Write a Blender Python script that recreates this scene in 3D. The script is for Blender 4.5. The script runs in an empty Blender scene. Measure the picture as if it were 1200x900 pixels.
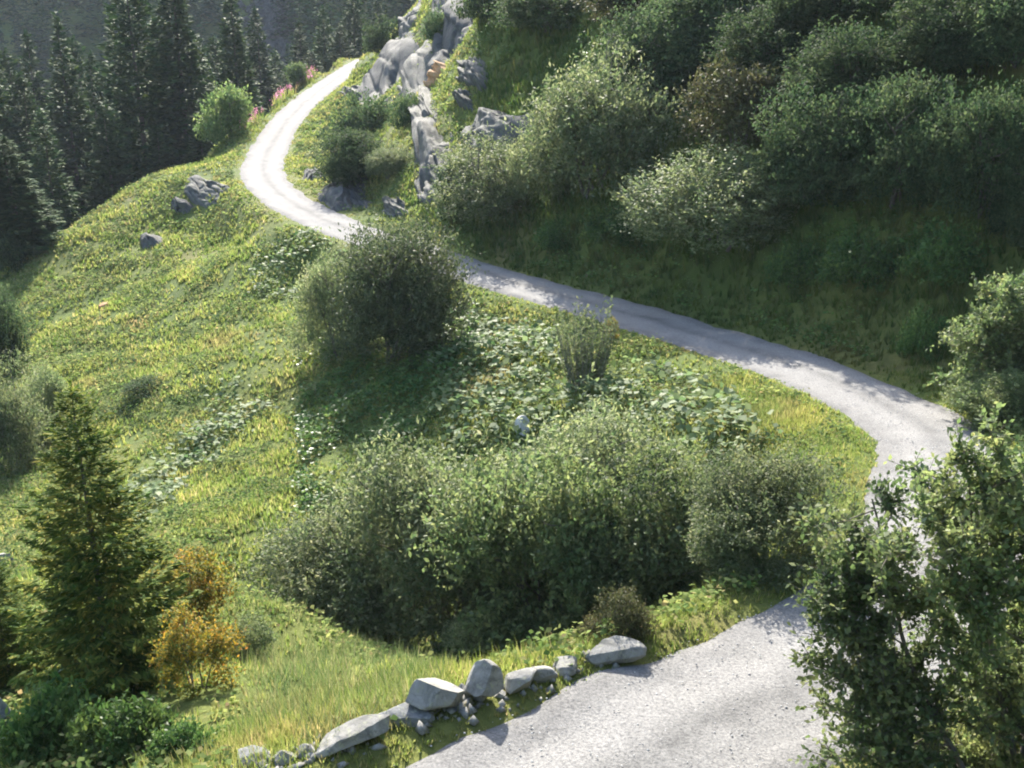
import bpy, bmesh, math, random
import numpy as np
from mathutils import Vector, Matrix

rad = math.radians
scene = bpy.context.scene
COL = scene.collection
rng = np.random.default_rng(11)
random.seed(11)

# ------------------------------------------------------------------ camera
CZ = 14.0                      # height of the camera above the datum
PITCH = rad(19.3)
FPX = 1287.0                   # focal length in pixels of a 1200 x 900 frame
cam_data = bpy.data.cameras.new('camera')
cam_data.sensor_width = 36.0
cam_data.lens = 36.0 * FPX / 1200.0
cam_data.clip_start = 0.1
cam_data.clip_end = 4000.0
cam = bpy.data.objects.new('camera', cam_data)
cam.location = (0, 0, CZ)
cam.rotation_euler = (rad(90) - PITCH, 0, 0)
COL.objects.link(cam)
scene.camera = cam

# ------------------------------------------------------------------ sky, sun, exposure
SUN_EL, SUN_AZ = rad(34.0), rad(-7.0)          # azimuth from straight ahead, right positive
world = bpy.data.worlds.new("World")
scene.world = world
world.use_nodes = True
wn = world.node_tree
sky = wn.nodes.new('ShaderNodeTexSky')
sky.sky_type = 'NISHITA'
sky.sun_disc = False
sky.sun_elevation = SUN_EL
sky.sun_rotation = SUN_AZ
sky.altitude = 300
sky.dust_density = 2.5
wn.links.new(sky.outputs[0], wn.nodes['Background'].inputs[0])
wn.nodes['Background'].inputs[1].default_value = 0.15
sun_data = bpy.data.lights.new('sun', 'SUN')
sun_data.energy = 4.6
sun_data.angle = rad(0.5)
sun_data.color = (1.0, 0.94, 0.84)
sun = bpy.data.objects.new('sun', sun_data)
sdir = Vector((math.sin(SUN_AZ) * math.cos(SUN_EL), math.cos(SUN_AZ) * math.cos(SUN_EL), math.sin(SUN_EL)))
sun.rotation_euler = sdir.to_track_quat('Z', 'Y').to_euler()
sun.location = (0, 60, 90)
COL.objects.link(sun)
scene.view_settings.view_transform = 'Standard'
scene.view_settings.look = 'None'
scene.view_settings.exposure = 2.12
scene.view_settings.gamma = 1.0
scene.render.engine = 'CYCLES'
scene.cycles.max_bounces = 6
scene.cycles.diffuse_bounces = 3
scene.cycles.glossy_bounces = 2
scene.cycles.transmission_bounces = 3
scene.cycles.transparent_max_bounces = 4
scene.cycles.volume_bounces = 0
scene.cycles.filter_width = 2.0
scene.cycles.sample_clamp_indirect = 4.0

# ------------------------------------------------------------------ pixel <-> place
CP, SP = math.cos(PITCH), math.sin(PITCH)

def ray(u, v):
    x = (u - 600.0) / FPX
    y = (450.0 - v) / FPX
    return np.array([x, CP + y * SP, -SP + y * CP])

def at(u, v, Y):
    d = ray(u, v)
    p = d * (Y / d[1])
    return np.array([p[0], p[1], CZ + p[2]])

def at_drop(u, v, drop):
    d = ray(u, v)
    p = d * (drop / -d[2])
    return np.array([p[0], p[1], CZ + p[2]])

def project(P):
    P = np.asarray(P, float)
    x = P[..., 0]; y = P[..., 1]; z = P[..., 2] - CZ
    depth = y * CP - z * SP
    up = y * SP + z * CP
    return 600 + FPX * x / depth, 450 - FPX * up / depth, depth

def sstep(a, b, x):
    t = np.clip((x - a) / (b - a), 0, 1)
    return t * t * (3 - 2 * t)

_tab = np.random.default_rng(5).random((256, 256))
def vnoise(x, y, scale, seed=0):
    x = np.asarray(x, float) / scale + seed * 17.31
    y = np.asarray(y, float) / scale + seed * 9.77
    ix = np.floor(x).astype(int); iy = np.floor(y).astype(int)
    fx = x - ix; fy = y - iy
    fx = fx * fx * (3 - 2 * fx); fy = fy * fy * (3 - 2 * fy)
    a = _tab[ix & 255, iy & 255]; b = _tab[(ix + 1) & 255, iy & 255]
    c = _tab[ix & 255, (iy + 1) & 255]; d = _tab[(ix + 1) & 255, (iy + 1) & 255]
    return (a * (1 - fx) + b * fx) * (1 - fy) + (c * (1 - fx) + d * fx) * fy - 0.5

def in_poly(u, v, poly):
    inside = np.zeros(np.shape(u), bool)
    n = len(poly)
    for i in range(n):
        x1, y1 = poly[i]; x2, y2 = poly[(i + 1) % n]
        if y1 == y2: continue
        c = ((y1 > v) != (y2 > v)) & (u < (x2 - x1) * (v - y1) / (y2 - y1) + x1)
        inside ^= c
    return inside

# ------------------------------------------------------------------ mesh helpers
def mesh_np(name, parts, mat=None, smooth=False, uv=None):
    """parts: list of (verts n x 3, faces m x k)"""
    Vs, loops, starts = [], [], []
    off = 0; ls = 0
    for V, Fc in parts:
        V = np.asarray(V, np.float32).reshape(-1, 3); Fc = np.asarray(Fc, np.int32)
        if len(Fc) == 0: continue
        k = Fc.shape[1]
        Vs.append(V); loops.append((Fc + off).ravel())
        starts.append(ls + np.arange(len(Fc), dtype=np.int32) * k)
        off += len(V); ls += Fc.size
    V = np.concatenate(Vs); L = np.concatenate(loops); S = np.concatenate(starts)
    me = bpy.data.meshes.new(name)
    me.vertices.add(len(V)); me.vertices.foreach_set('co', V.ravel())
    me.loops.add(len(L)); me.loops.foreach_set('vertex_index', L.astype(np.int32))
    me.polygons.add(len(S)); me.polygons.foreach_set('loop_start', S.astype(np.int32))
    if smooth: me.polygons.foreach_set('use_smooth', np.ones(len(S), bool))
    if uv is not None:
        ul = me.uv_layers.new(name='UVMap')
        ul.data.foreach_set('uv', np.asarray(uv, np.float32)[L].ravel())
    me.update(calc_edges=True)
    if mat: me.materials.append(mat)
    return me

def link(name, data, parent=None, loc=(0, 0, 0), rot=(0, 0, 0), scale=(1, 1, 1)):
    o = bpy.data.objects.new(name, data)
    o.location = loc; o.rotation_euler = rot; o.scale = scale
    if parent is not None: o.parent = parent
    COL.objects.link(o)
    return o

def tag(o, label=None, cat=None, group=None, kind=None):
    if label: o['label'] = label
    if cat: o['category'] = cat
    if group: o['group'] = group
    if kind: o['kind'] = kind
    return o

def norm(a):
    return a / np.maximum(np.linalg.norm(a, axis=-1, keepdims=True), 1e-9)

def leaves(C, D, N, L, W, fold=0.12, shape='diamond'):
    """folded leaf blades: centres, directions, normals, lengths, widths"""
    D = norm(D); S = norm(np.cross(D, N)); Nn = np.cross(S, D)
    L = np.broadcast_to(L, len(C))[:, None]; W = np.broadcast_to(W, len(C))[:, None]
    a = C - D * L * .5
    b = C + S * W * .5 + Nn * W * fold - D * L * .05
    c = C + D * L * .5
    d = C - S * W * .5 + Nn * W * fold - D * L * .05
    V = np.stack([a, b, c, d], 1).reshape(-1, 3)
    Fc = np.arange(len(C) * 4).reshape(-1, 4)
    return V, Fc

def tube(pts, radii, sides=5):
    pts = np.asarray(pts, float); n = len(pts)
    T = norm(np.gradient(pts, axis=0))
    ref = np.where(np.abs(T[:, 2:3]) > .9, np.array([[1., 0, 0]]), np.array([[0, 0, 1.]]))
    A = norm(np.cross(T, ref)); B = np.cross(T, A)
    th = np.linspace(0, 2 * np.pi, sides, endpoint=False)
    r = np.asarray(radii, float)[:, None, None]
    V = pts[:, None, :] + r * (np.cos(th)[None, :, None] * A[:, None, :] + np.sin(th)[None, :, None] * B[:, None, :])
    V = V.reshape(-1, 3)
    i = np.arange(n - 1)[:, None] * sides; j = np.arange(sides)[None, :]; jn = (j + 1) % sides
    Fc = np.stack([i + j, i + jn, i + sides + jn, i + sides + j], -1).reshape(-1, 4)
    return V, Fc

# ------------------------------------------------------------------ materials
def new_mat(name):
    m = bpy.data.materials.new(name); m.use_nodes = True
    nt = m.node_tree
    b = nt.nodes['Principled BSDF']
    return m, nt, b

def ramp(nt, fac, stops, interp='LINEAR'):
    r = nt.nodes.new('ShaderNodeValToRGB')
    r.color_ramp.interpolation = interp
    el = r.color_ramp.elements
    while len(el) < len(stops): el.new(0.5)
    for e, (p, c) in zip(el, stops):
        e.position = p; e.color = (c[0], c[1], c[2], 1)
    nt.links.new(fac, r.inputs[0])
    return r.outputs[0]

def noise(nt, scale, detail=4, rough=.6, vec=None, dist=0.0):
    n = nt.nodes.new('ShaderNodeTexNoise')
    n.inputs['Scale'].default_value = scale
    n.inputs['Detail'].default_value = detail
    n.inputs['Roughness'].default_value = rough
    n.inputs['Distortion'].default_value = dist
    if vec is not None: nt.links.new(vec, n.inputs['Vector'])
    return n.outputs[0]

def pos(nt):
    return nt.nodes.new('ShaderNodeNewGeometry').outputs['Position']

def mix(nt, fac, a, b, mode='MIX'):
    m = nt.nodes.new('ShaderNodeMix'); m.data_type = 'RGBA'; m.blend_type = mode
    for sock, val in ((0, fac), (6, a), (7, b)):
        if isinstance(val, (int, float)): m.inputs[sock].default_value = val
        elif isinstance(val, tuple): m.inputs[sock].default_value = (*val, 1)
        else: nt.links.new(val, m.inputs[sock])
    return m.outputs[2]

def leaf_mat(name, stops, back=None, trans=.44, rough=.62, spec=.09, patch=None, objvar=.32, tone=1.1):
    """thin leaf: colour varies leaf by leaf; light comes through it"""
    m, nt, b = new_mat(name)
    g = nt.nodes.new('ShaderNodeNewGeometry')
    c = ramp(nt, g.outputs['Random Per Island'], stops)
    if patch:
        n = noise(nt, patch[0], 4, .65, g.outputs['Position'])
        f = ramp(nt, n, [(patch[3], (0, 0, 0)), (patch[4], (1, 1, 1))])
        c = mix(nt, f, c, mix(nt, .55, c, patch[1]) if patch[2] == 'half' else patch[1])
    n2 = noise(nt, tone, 3, .6, g.outputs['Position'])
    hv = nt.nodes.new('ShaderNodeHueSaturation'); m1 = nt.nodes.new('ShaderNodeMapRange'); m2 = nt.nodes.new('ShaderNodeMapRange')
    for q_, a_, b_ in ((m1, .465, .535), (m2, 1.35, .7)):
        q_.inputs[1].default_value = .3; q_.inputs[2].default_value = .7; q_.inputs[3].default_value = a_; q_.inputs[4].default_value = b_; nt.links.new(n2, q_.inputs[0])
    nt.links.new(m1.outputs[0], hv.inputs['Hue']); nt.links.new(m2.outputs[0], hv.inputs['Value']); nt.links.new(c, hv.inputs['Color']); c = hv.outputs[0]
    if objvar:
        oi = nt.nodes.new('ShaderNodeObjectInfo')
        hs = nt.nodes.new('ShaderNodeHueSaturation')
        mr = nt.nodes.new('ShaderNodeMapRange')
        mr.inputs[3].default_value = 1 - objvar; mr.inputs[4].default_value = 1 + objvar
        nt.links.new(oi.outputs['Random'], mr.inputs[0])
        nt.links.new(mr.outputs[0], hs.inputs['Value'])
        nt.links.new(c, hs.inputs['Color'])
        c = hs.outputs[0]
    if back:
        c2 = mix(nt, g.outputs['Backfacing'], c, back)
    else:
        c2 = c
    nt.links.new(c2, b.inputs['Base Color'])
    b.inputs['Roughness'].default_value = rough
    b.inputs['Specular IOR Level'].default_value = spec
    t = nt.nodes.new('ShaderNodeBsdfTranslucent')
    hs2 = nt.nodes.new('ShaderNodeHueSaturation')
    hs2.inputs['Saturation'].default_value = 1.03
    hs2.inputs['Value'].default_value = 1.5
    nt.links.new(c, hs2.inputs['Color'])
    nt.links.new(hs2.outputs[0], t.inputs[0])
    ms = nt.nodes.new('ShaderNodeMixShader')
    ms.inputs[0].default_value = trans
    nt.links.new(b.outputs[0], ms.inputs[1]); nt.links.new(t.outputs[0], ms.inputs[2])
    nt.links.new(ms.outputs[0], nt.nodes['Material Output'].inputs[0])
    return m

def bark_mat(name, c1, c2):
    m, nt, b = new_mat(name)
    nt.links.new(ramp(nt, noise(nt, 9, 5, .7, pos(nt)), [(.35, c1), (.65, c2)]), b.inputs['Base Color'])
    b.inputs['Roughness'].default_value = .85
    return m

def rock_mat(name, c1, c2, c3, lichen=(.34, .36, .27), moss=None, sc=1.0):
    m, nt, b = new_mat(name)
    p = pos(nt)
    c = ramp(nt, noise(nt, 1.3 * sc, 6, .7, p, .6), [(.3, c1), (.5, c2), (.72, c3)])
    l = ramp(nt, noise(nt, 5 * sc, 5, .7, p), [(.55, (0, 0, 0)), (.66, (1, 1, 1))])
    c = mix(nt, l, c, lichen)
    v = nt.nodes.new('ShaderNodeTexVoronoi'); v.feature = 'DISTANCE_TO_EDGE'; v.inputs['Scale'].default_value = 1.1 * sc
    wv = nt.nodes.new('ShaderNodeTexNoise'); wv.inputs['Scale'].default_value = 2 * sc; nt.links.new(p, wv.inputs['Vector'])
    va = nt.nodes.new('ShaderNodeVectorMath'); va.operation = 'MULTIPLY_ADD'; va.inputs[1].default_value = (.5, .5, .5)
    nt.links.new(wv.outputs['Color'], va.inputs[0]); nt.links.new(p, va.inputs[2]); nt.links.new(va.outputs[0], v.inputs['Vector'])
    cr = ramp(nt, v.outputs['Distance'], [(0.0, (.45, .45, .45)), (.02, (0, 0, 0))])
    c = mix(nt, cr, c, (c1[0] * .55, c1[1] * .55, c1[2] * .55))
    if moss:
        g = nt.nodes.new('ShaderNodeNewGeometry'); sx = nt.nodes.new('ShaderNodeSeparateXYZ')
        nt.links.new(g.outputs['Normal'], sx.inputs[0])
        ad = nt.nodes.new('ShaderNodeMath'); ad.operation = 'MULTIPLY_ADD'
        nt.links.new(noise(nt, 2.5 * sc, 5, .7, p), ad.inputs[0]); ad.inputs[1].default_value = .9
        nt.links.new(sx.outputs[2], ad.inputs[2])
        f = ramp(nt, ad.outputs[0], [(moss[1], (0, 0, 0)), (moss[1] + .12, (1, 1, 1))])
        c = mix(nt, f, c, moss[0])
    nt.links.new(c, b.inputs['Base Color'])
    b.inputs['Roughness'].default_value = .85
    b.inputs['Specular IOR Level'].default_value = .12
    bp = nt.nodes.new('ShaderNodeBump'); bp.inputs['Strength'].default_value = .6; bp.inputs['Distance'].default_value = .05 / sc
    nt.links.new(noise(nt, 8 * sc, 6, .7, p), bp.inputs['Height'])
    nt.links.new(bp.outputs[0], b.inputs['Normal'])
    return m

# ------------------------------------------------------------------ the road line
ROAD_W = 2.8
inner = [  # inner (gully side) edge of the road: pixel and metres below the camera
    (455, 900, 7.9), (620, 830, 8.0), (760, 775, 8.15), (930, 705, 8.5), (1000, 620, 9.0), (1028, 545, 9.5),
    (1021, 510, 9.8), (960, 468, 10.1), (870, 430, 10.4), (800, 407, 10.6), (700, 375, 10.8), (600, 347, 10.95),
    (545, 330, 11.0), (420, 287, 11.0), (370, 270, 10.95), (305, 235, 10.9), (282, 202, 10.8), (299, 165, 10.4),
    (328, 130, 9.6), (367, 100, 8.6), (390, 85, 7.9), (420, 69, 7.1)]
IP = np.array([at_drop(*q) for q in inner])
IP = np.vstack([[-20.0, 3.0, CZ - 9.2], [-9.5, 4.6, CZ - 8.4], [-5.0, 7.1, CZ - 8.0], IP])
d_end = norm(IP[-1] - IP[-2])
IP = np.vstack([IP, IP[-1] + d_end * 8 + [2, 0, -1], IP[-1] + d_end * 18 + [8, 0, -3]])

def catmull(P, n):
    P = np.vstack([2 * P[0] - P[1], P, 2 * P[-1] - P[-2]])
    out = []
    for i in range(1, len(P) - 2):
        t = np.linspace(0, 1, n, endpoint=False)[:, None]
        p0, p1, p2, p3 = P[i - 1:i + 3]
        out.append(.5 * (2 * p1 + (p2 - p0) * t + (2 * p0 - 5 * p1 + 4 * p2 - p3) * t ** 2 + (3 * p1 - p0 - 3 * p2 + p3) * t ** 3))
    return np.vstack(out + [P[-2:-1]])

E_ = catmull(IP, 24)
ss = np.concatenate([[0], np.cumsum(np.linalg.norm(np.diff(E_[:, :2], axis=0), axis=1))])
STEP = .2
sv = np.arange(0, ss[-1], STEP)
E_ = np.stack([np.interp(sv, ss, E_[:, k]) for k in range(3)], 1)
k9 = np.hanning(27); k9 /= k9.sum()
E_ = np.stack([np.convolve(np.pad(E_[:, k], 13, mode='edge'), k9, 'valid') for k in range(3)], 1)
T_ = norm(np.gradient(E_[:, :2], axis=0))
RN = np.stack([T_[:, 1], -T_[:, 0]], 1)                # points to the hill side
WID = np.full(len(E_), ROAD_W)
CL = E_.copy(); CL[:, :2] += RN * WID[:, None] * .5

def road_dist(x, y):
    x = np.asarray(x, float).ravel(); y = np.asarray(y, float).ravel()
    d = np.empty(len(x)); idx = np.empty(len(x), int)
    c = CL[::3]
    for s in range(0, len(x), 20000):
        dx = x[s:s + 20000, None] - c[None, :, 0]; dy = y[s:s + 20000, None] - c[None, :, 1]
        q = dx * dx + dy * dy
        j = q.argmin(1); d[s:s + 20000] = np.sqrt(q[np.arange(len(j)), j]); idx[s:s + 20000] = j * 3
    side = (x - CL[idx, 0]) * RN[idx, 0] + (y - CL[idx, 1]) * RN[idx, 1]
    return d, CL[idx, 2], side, idx

# ------------------------------------------------------------------ the lie of the land
ctrl = [tuple(p) for p in CL[::28]]
pix = [  # (u, v, distance ahead)
    (390, 72, 142), (352, 95, 128), (322, 122, 112), (285, 150, 97), (250, 176, 90), (150, 232, 77), (95, 265, 71), (40, 300, 65),
    (230, 260, 66), (300, 270, 62), (250, 320, 54), (150, 330, 58), (80, 340, 58), (350, 330, 51), (400, 400, 40), (300, 400, 43), (200, 400, 47),
    (100, 420, 48), (0, 450, 46), (300, 500, 35.5), (200, 500, 37.5), (100, 520, 37), (450, 500, 32.0), (500, 430, 36), (600, 500, 29.5), (600, 430, 34),
    (700, 480, 29), (700, 430, 32.5), (850, 500, 25.5), (940, 550, 21), (350, 600, 27.8), (250, 640, 25.3), (200, 600, 28), (100, 640, 25.5), (0, 610, 30),
    (400, 770, 14.6), (250, 760, 15.8), (100, 840, 14.3), (0, 880, 13.2), (300, 880, 10.9), (150, 900, 11.0), (560, 815, 12.4), (470, 745, 15.3), (330, 700, 18.4), (0, 720, 19.5),
    # inside the upper bend and the crag
    (360, 195, 79), (380, 165, 84), (410, 200, 72), (440, 240, 62), (470, 262, 56), (440, 165, 74), (400, 112, 110), (430, 95, 112), (450, 120, 96),
    (470, 190, 62), (500, 235, 55), (505, 150, 64), (480, 85, 98), (560, 130, 64), (540, 60, 78), (600, 165, 56), (640, 215, 51), (590, 250, 51), (480, 42, 106), (455, 52, 112), (505, 5, 104),
    (620, 90, 63), (580, 10, 80)]
ctrl += [tuple(at(*q)) for q in pix]
# hill above the road: bank, then slope, by position along the road line
def hill_points(u_pix, v_pix, drop, prof):
    p = at_drop(u_pix, v_pix, drop)
    i = np.argmin(((E_[:, :2] - p[:2]) ** 2).sum(1))
    base = E_[i]; n = RN[i]; out = []
    for s, h in prof:
        q = base[:2] + n * (WID[i] + s)
        out.append((q[0], q[1], base[2] + h))
    return out
steep = [(1.2, 1.5), (4, 4.4), (8, 8.2), (13, 12.6), (19, 17.6)]
ctrl += hill_points(545, 330, 11.0, [(1.2, 1.0), (4, 3.2), (8, 5.8)])
ctrl += hill_points(600, 347, 10.95, [(1.2, 1.2), (4, 3.8), (8, 7.0), (13, 10.8)])
ctrl += hill_points(700, 375, 10.8, steep)
ctrl += hill_points(800, 407, 10.6, steep)
ctrl += hill_points(870, 430, 10.4, [(1.4, 1.4), (4, 3.9), (8, 7.6), (13, 12.0), (19, 17)])
ctrl += hill_points(960, 468, 10.1, [(2, .7), (5, 3.2), (9, 7.0), (14, 11.6), (20, 16.8)])
ctrl += hill_points(1021, 510, 9.8, [(2, .4), (4.5, 1.5), (9, 5), (14, 9), (20, 14)])
# plain places (x, y, metres below the camera)
ctrl += [(x, y, CZ - d) for x, y, d in [
    (-.5, 20, 12.6), (-4, 20, 13.4), (3, 20, 11.7), (3.5, 25, 11.5), (-2, 25, 13.2), (-1, 16.5, 11.7), (2, 16.3, 10.8), (5.0, 19.5, 10.2), (6, 24, 10.3), (0, 14.9, 10.4), (-2.5, 15.2, 10.9), (3.2, 16.2, 9.9),
    (5.2, 9, 7.0), (8, 12, 6.6), (12, 18, 7.0), (15, 26, 7.2), (9, 6, 4.0), (0, 0, 1.8), (5, 0, 1.2), (-5, 0, 5.4), (0, 4.5, 5.6), (2.5, 6.5, 6.6), (-12, 0, 6.5), (0, -12, -2), (12, -6, -4), (-20, -8, 8),
    (-10, 10.5, 10.0), (-20, 12, 14), (-30, 20, 20), (-34, 35, 22), (-42, 50, 24), (-45, 65, 26), (-16, 16, 14.3), (-20, 26, 16.8), (-26, 40, 18.2), (-33, 55, 19.5),
    (-37, 76, 24), (-30, 88, 22), (-28, 100, 24), (-38, 104, 31), (-26, 114, 24), (-40, 122, 38), (-26, 132, 24), (-32, 150, 34), (-20, 150, 14), (-60, 95, 40), (-60, 130, 46), (-50, 165, 48),
    (-10, 122, 1), (-6, 135, 0), (-4, 100, -3), (2, 85, -12), (5, 76, -14.5), (2, 110, -16), (12, 70, -20), (20, 62, -23.5), (30, 54, -26), (20, 90, -34), (36, 75, -40), (38, 42, -23), (30, 30, -9), (24, 22, .5), (26, 8, 0), (45, 20, -8), (50, 60, -34),
    (10, 130, -24), (20, 150, -28), (-4, 165, -4), (45, 110, -42)]]
ctrl = np.array(ctrl)
nC = len(ctrl)
def tps_phi(r2):
    return r2 * np.log(np.maximum(r2, 1e-9))
_d2 = ((ctrl[:, None, :2] - ctrl[None, :, :2]) ** 2).sum(2)
_A = np.zeros((nC + 3, nC + 3))
_A[:nC, :nC] = tps_phi(_d2) + np.eye(nC) * 3.0
_A[:nC, nC] = 1; _A[:nC, nC + 1:] = ctrl[:, :2]
_A[nC, :nC] = 1; _A[nC + 1:, :nC] = ctrl[:, :2].T
_b = np.zeros(nC + 3); _b[:nC] = ctrl[:, 2]
_w = np.linalg.solve(_A, _b)
def tps(x, y):
    out = np.empty(len(x))
    for s in range(0, len(x), 20000):
        xx = x[s:s + 20000]; yy = y[s:s + 20000]
        r2 = (xx[:, None] - ctrl[None, :, 0]) ** 2 + (yy[:, None] - ctrl[None, :, 1]) ** 2
        out[s:s + 20000] = tps_phi(r2) @ _w[:nC] + _w[nC] + _w[nC + 1] * xx + _w[nC + 2] * yy
    return out

def far_land(x, y):
    prof = -46 + 72 * sstep(-70, 60, x)
    hill = .78 * np.maximum(y - 205 + .12 * x, 0) * (1 - .55 * sstep(-60, 120, x))
    left = np.minimum(.4 * np.maximum(-x - 150, 0), 110)
    back = np.where(y < -20, 10 * sstep(-20, -80, y), 0)
    rough = 10 * vnoise(x, y, 60, 3) + 4 * vnoise(x, y, 20, 4)
    hgt = prof + hill + left + back + rough
    return CZ + np.where(hgt > 25, 25 + 25 * (1 - np.exp(-(hgt - 25) / 25)), hgt)

def land(x, y):
    x = np.asarray(x, float).ravel(); y = np.asarray(y, float).ravel()
    wx = sstep(-75, -55, x) * (1 - sstep(45, 62, x)) * sstep(-24, -8, y) * (1 - sstep(160, 185, y))
    z = far_land(x, y)
    near = wx > 0
    zn = tps(x[near], y[near])
    zn += .5 * vnoise(x[near], y[near], 5, 1) + .3 * vnoise(x[near], y[near], 1.9, 2)
    d, rz, side, idx = road_dist(x[near], y[near])
    hw = WID[idx] * .5
    b = 1 - sstep(hw + .25, hw + 2.6, d)
    shelf = rz - .07 + .14 * sstep(hw - .15, hw + .5, d)
    zn = zn * (1 - b) + shelf * b
    z[near] = z[near] * (1 - wx[near]) + zn * wx[near]
    return z

gx = np.concatenate([-np.geomspace(900, 90, 26)[:-1], np.arange(-90, -34, 1.2), np.arange(-34, 32, .46), np.arange(32, 90, 1.2), np.geomspace(90, 900, 26)])
gy = np.concatenate([-np.geomspace(300, 20, 14)[:-1], np.arange(-20, 5, 1.0), np.arange(5, 130, .46), np.arange(130, 200, 1.2), np.geomspace(200, 950, 40)])
GX, GY = np.meshgrid(gx, gy, indexing='ij')
GZ = land(GX, GY).reshape(GX.shape)

def H(x, y):
    """ground height, read from the ground sheet itself"""
    x = np.atleast_1d(np.asarray(x, float)); y = np.atleast_1d(np.asarray(y, float))
    i = np.clip(np.searchsorted(gx, x) - 1, 0, len(gx) - 2); j = np.clip(np.searchsorted(gy, y) - 1, 0, len(gy) - 2)
    fx = np.clip((x - gx[i]) / (gx[i + 1] - gx[i]), 0, 1); fy = np.clip((y - gy[j]) / (gy[j + 1] - gy[j]), 0, 1)
    return (GZ[i, j] * (1 - fx) + GZ[i + 1, j] * fx) * (1 - fy) + (GZ[i, j + 1] * (1 - fx) + GZ[i + 1, j + 1] * fx) * fy

_ys = np.concatenate([np.arange(5, 40, .08), np.arange(40, 190, .2)])
def place(u, v):
    """where the sight line through a pixel first meets the ground"""
    d = ray(u, v)
    P = d[None, :] * (_ys / d[1])[:, None]
    h = H(P[:, 0], P[:, 1])
    below = (CZ + P[:, 2]) < h
    k = int(np.argmax(below)) if below.any() else len(_ys) - 1
    return np.array([P[k, 0], P[k, 1], h[k]])

# ------------------------------------------------------------------ ground and road
def ground_mat():
    m, nt, b = new_mat('turf')
    p = pos(nt)
    big = noise(nt, .10, 5, .6, p, .5)
    c = ramp(nt, big, [(.3, (.045, .07, .018)), (.48, (.085, .115, .026)), (.62, (.12, .125, .034)), (.75, (.15, .12, .05))])
    fine = noise(nt, 2.2, 6, .75, p)
    c = mix(nt, ramp(nt, fine, [(.35, (0, 0, 0)), (.65, (1, 1, 1))]), mix(nt, .6, c, (.03, .04, .012)), c)
    earth = ramp(nt, noise(nt, .6, 5, .7, p), [(.62, (0, 0, 0)), (.7, (.8, .8, .8))])
    c = mix(nt, earth, c, (.11, .085, .05))
    nt.links.new(c, b.inputs['Base Color'])
    b.inputs['Roughness'].default_value = .95
    b.inputs['Specular IOR Level'].default_value = .1
    bp = nt.nodes.new('ShaderNodeBump'); bp.inputs['Strength'].default_value = .8; bp.inputs['Distance'].default_value = .12
    nt.links.new(noise(nt, 4, 6, .75, p), bp.inputs['Height'])
    nt.links.new(bp.outputs[0], b.inputs['Normal'])
    return m

nx, ny = GX.shape
ii = (np.arange(nx - 1)[:, None] * ny + np.arange(ny - 1)[None, :]).ravel()
gm = mesh_np('hillside', [(np.stack([GX, GY, GZ], -1).reshape(-1, 3), np.stack([ii, ii + ny, ii + ny + 1, ii + 1], 1))], ground_mat(), smooth=True)
tag(link('hillside', gm), kind='structure')

def road_mat():
    m, nt, b = new_mat('gravel')
    p = pos(nt)
    uvn = nt.nodes.new('ShaderNodeUVMap'); uvn.uv_map = 'UVMap'
    sx = nt.nodes.new('ShaderNodeSeparateXYZ'); nt.links.new(uvn.outputs[0], sx.inputs[0])
    # wheel tracks worn pale and dusty, the crown and the sides a little greyer
    wob = nt.nodes.new('ShaderNodeMath'); wob.operation = 'MULTIPLY_ADD'
    nt.links.new(noise(nt, .35, 3, .6, p), wob.inputs[0]); wob.inputs[1].default_value = .25
    nt.links.new(sx.outputs[0], wob.inputs[2])
    g1, g2, g3 = (.098, .097, .094), (.165, .162, .155), (.115, .113, .11)
    across = ramp(nt, wob.outputs[0], [(.10, g1), (.22, g3), (.36, g2), (.52, g2), (.64, g1), (.78, g2), (.92, g2), (1.0, g3)])
    c = mix(nt, ramp(nt, noise(nt, 1.4, 6, .7, p), [(.3, (0, 0, 0)), (.75, (.55, .55, .55))]), across, (.24, .235, .225))
    grit = ramp(nt, noise(nt, 26, 4, .8, p), [(.36, (.42, .42, .44)), (.5, (.9, .9, .9)), (.66, (1.3, 1.3, 1.28))])
    c = mix(nt, .8, c, grit, 'MULTIPLY')
    v = nt.nodes.new('ShaderNodeTexVoronoi'); v.inputs['Scale'].default_value = 17
    nt.links.new(p, v.inputs['Vector'])
    st = ramp(nt, v.outputs['Distance'], [(.0, (.6, .6, .62)), (.25, (1, 1, 1)), (.8, (1.05, 1.05, 1.05))])
    c = mix(nt, .7, c, st, 'MULTIPLY')
    nt.links.new(c, b.inputs['Base Color'])
    b.inputs['Roughness'].default_value = .9
    b.inputs['Specular IOR Level'].default_value = .06
    bp = nt.nodes.new('ShaderNodeBump'); bp.inputs['Strength'].default_value = .7; bp.inputs['Distance'].default_value = .03
    nt.links.new(noise(nt, 22, 5, .75, p), bp.inputs['Height'])
    nt.links.new(bp.outputs[0], b.inputs['Normal'])
    return m
NA = 17
tt = np.linspace(-1, 1, NA)
s_i = np.arange(len(CL)) * STEP
wl = WID * .5 + .42 * vnoise(s_i, s_i * 0, 1.3, 6) + .2 * vnoise(s_i, s_i * 0, .5, 7) + .12
wr = WID * .5 + .42 * vnoise(s_i, s_i * 0, 1.5, 8) + .2 * vnoise(s_i, s_i * 0, .5, 9) + .12
off = np.where(tt[None, :] < 0, tt[None, :] * wl[:, None], tt[None, :] * wr[:, None])
RX = CL[:, 0:1] + RN[:, 0:1] * off; RY = CL[:, 1:2] + RN[:, 1:2] * off
crown = .03 - .03 * tt ** 2 - .035 * np.exp(-((np.abs(tt) - .52) / .17) ** 2)
RZ = CL[:, 2:3] + crown[None, :] + .05 * vnoise(RX, RY, .9, 3) - .06 * (np.abs(tt[None, :]) > .99)
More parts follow.
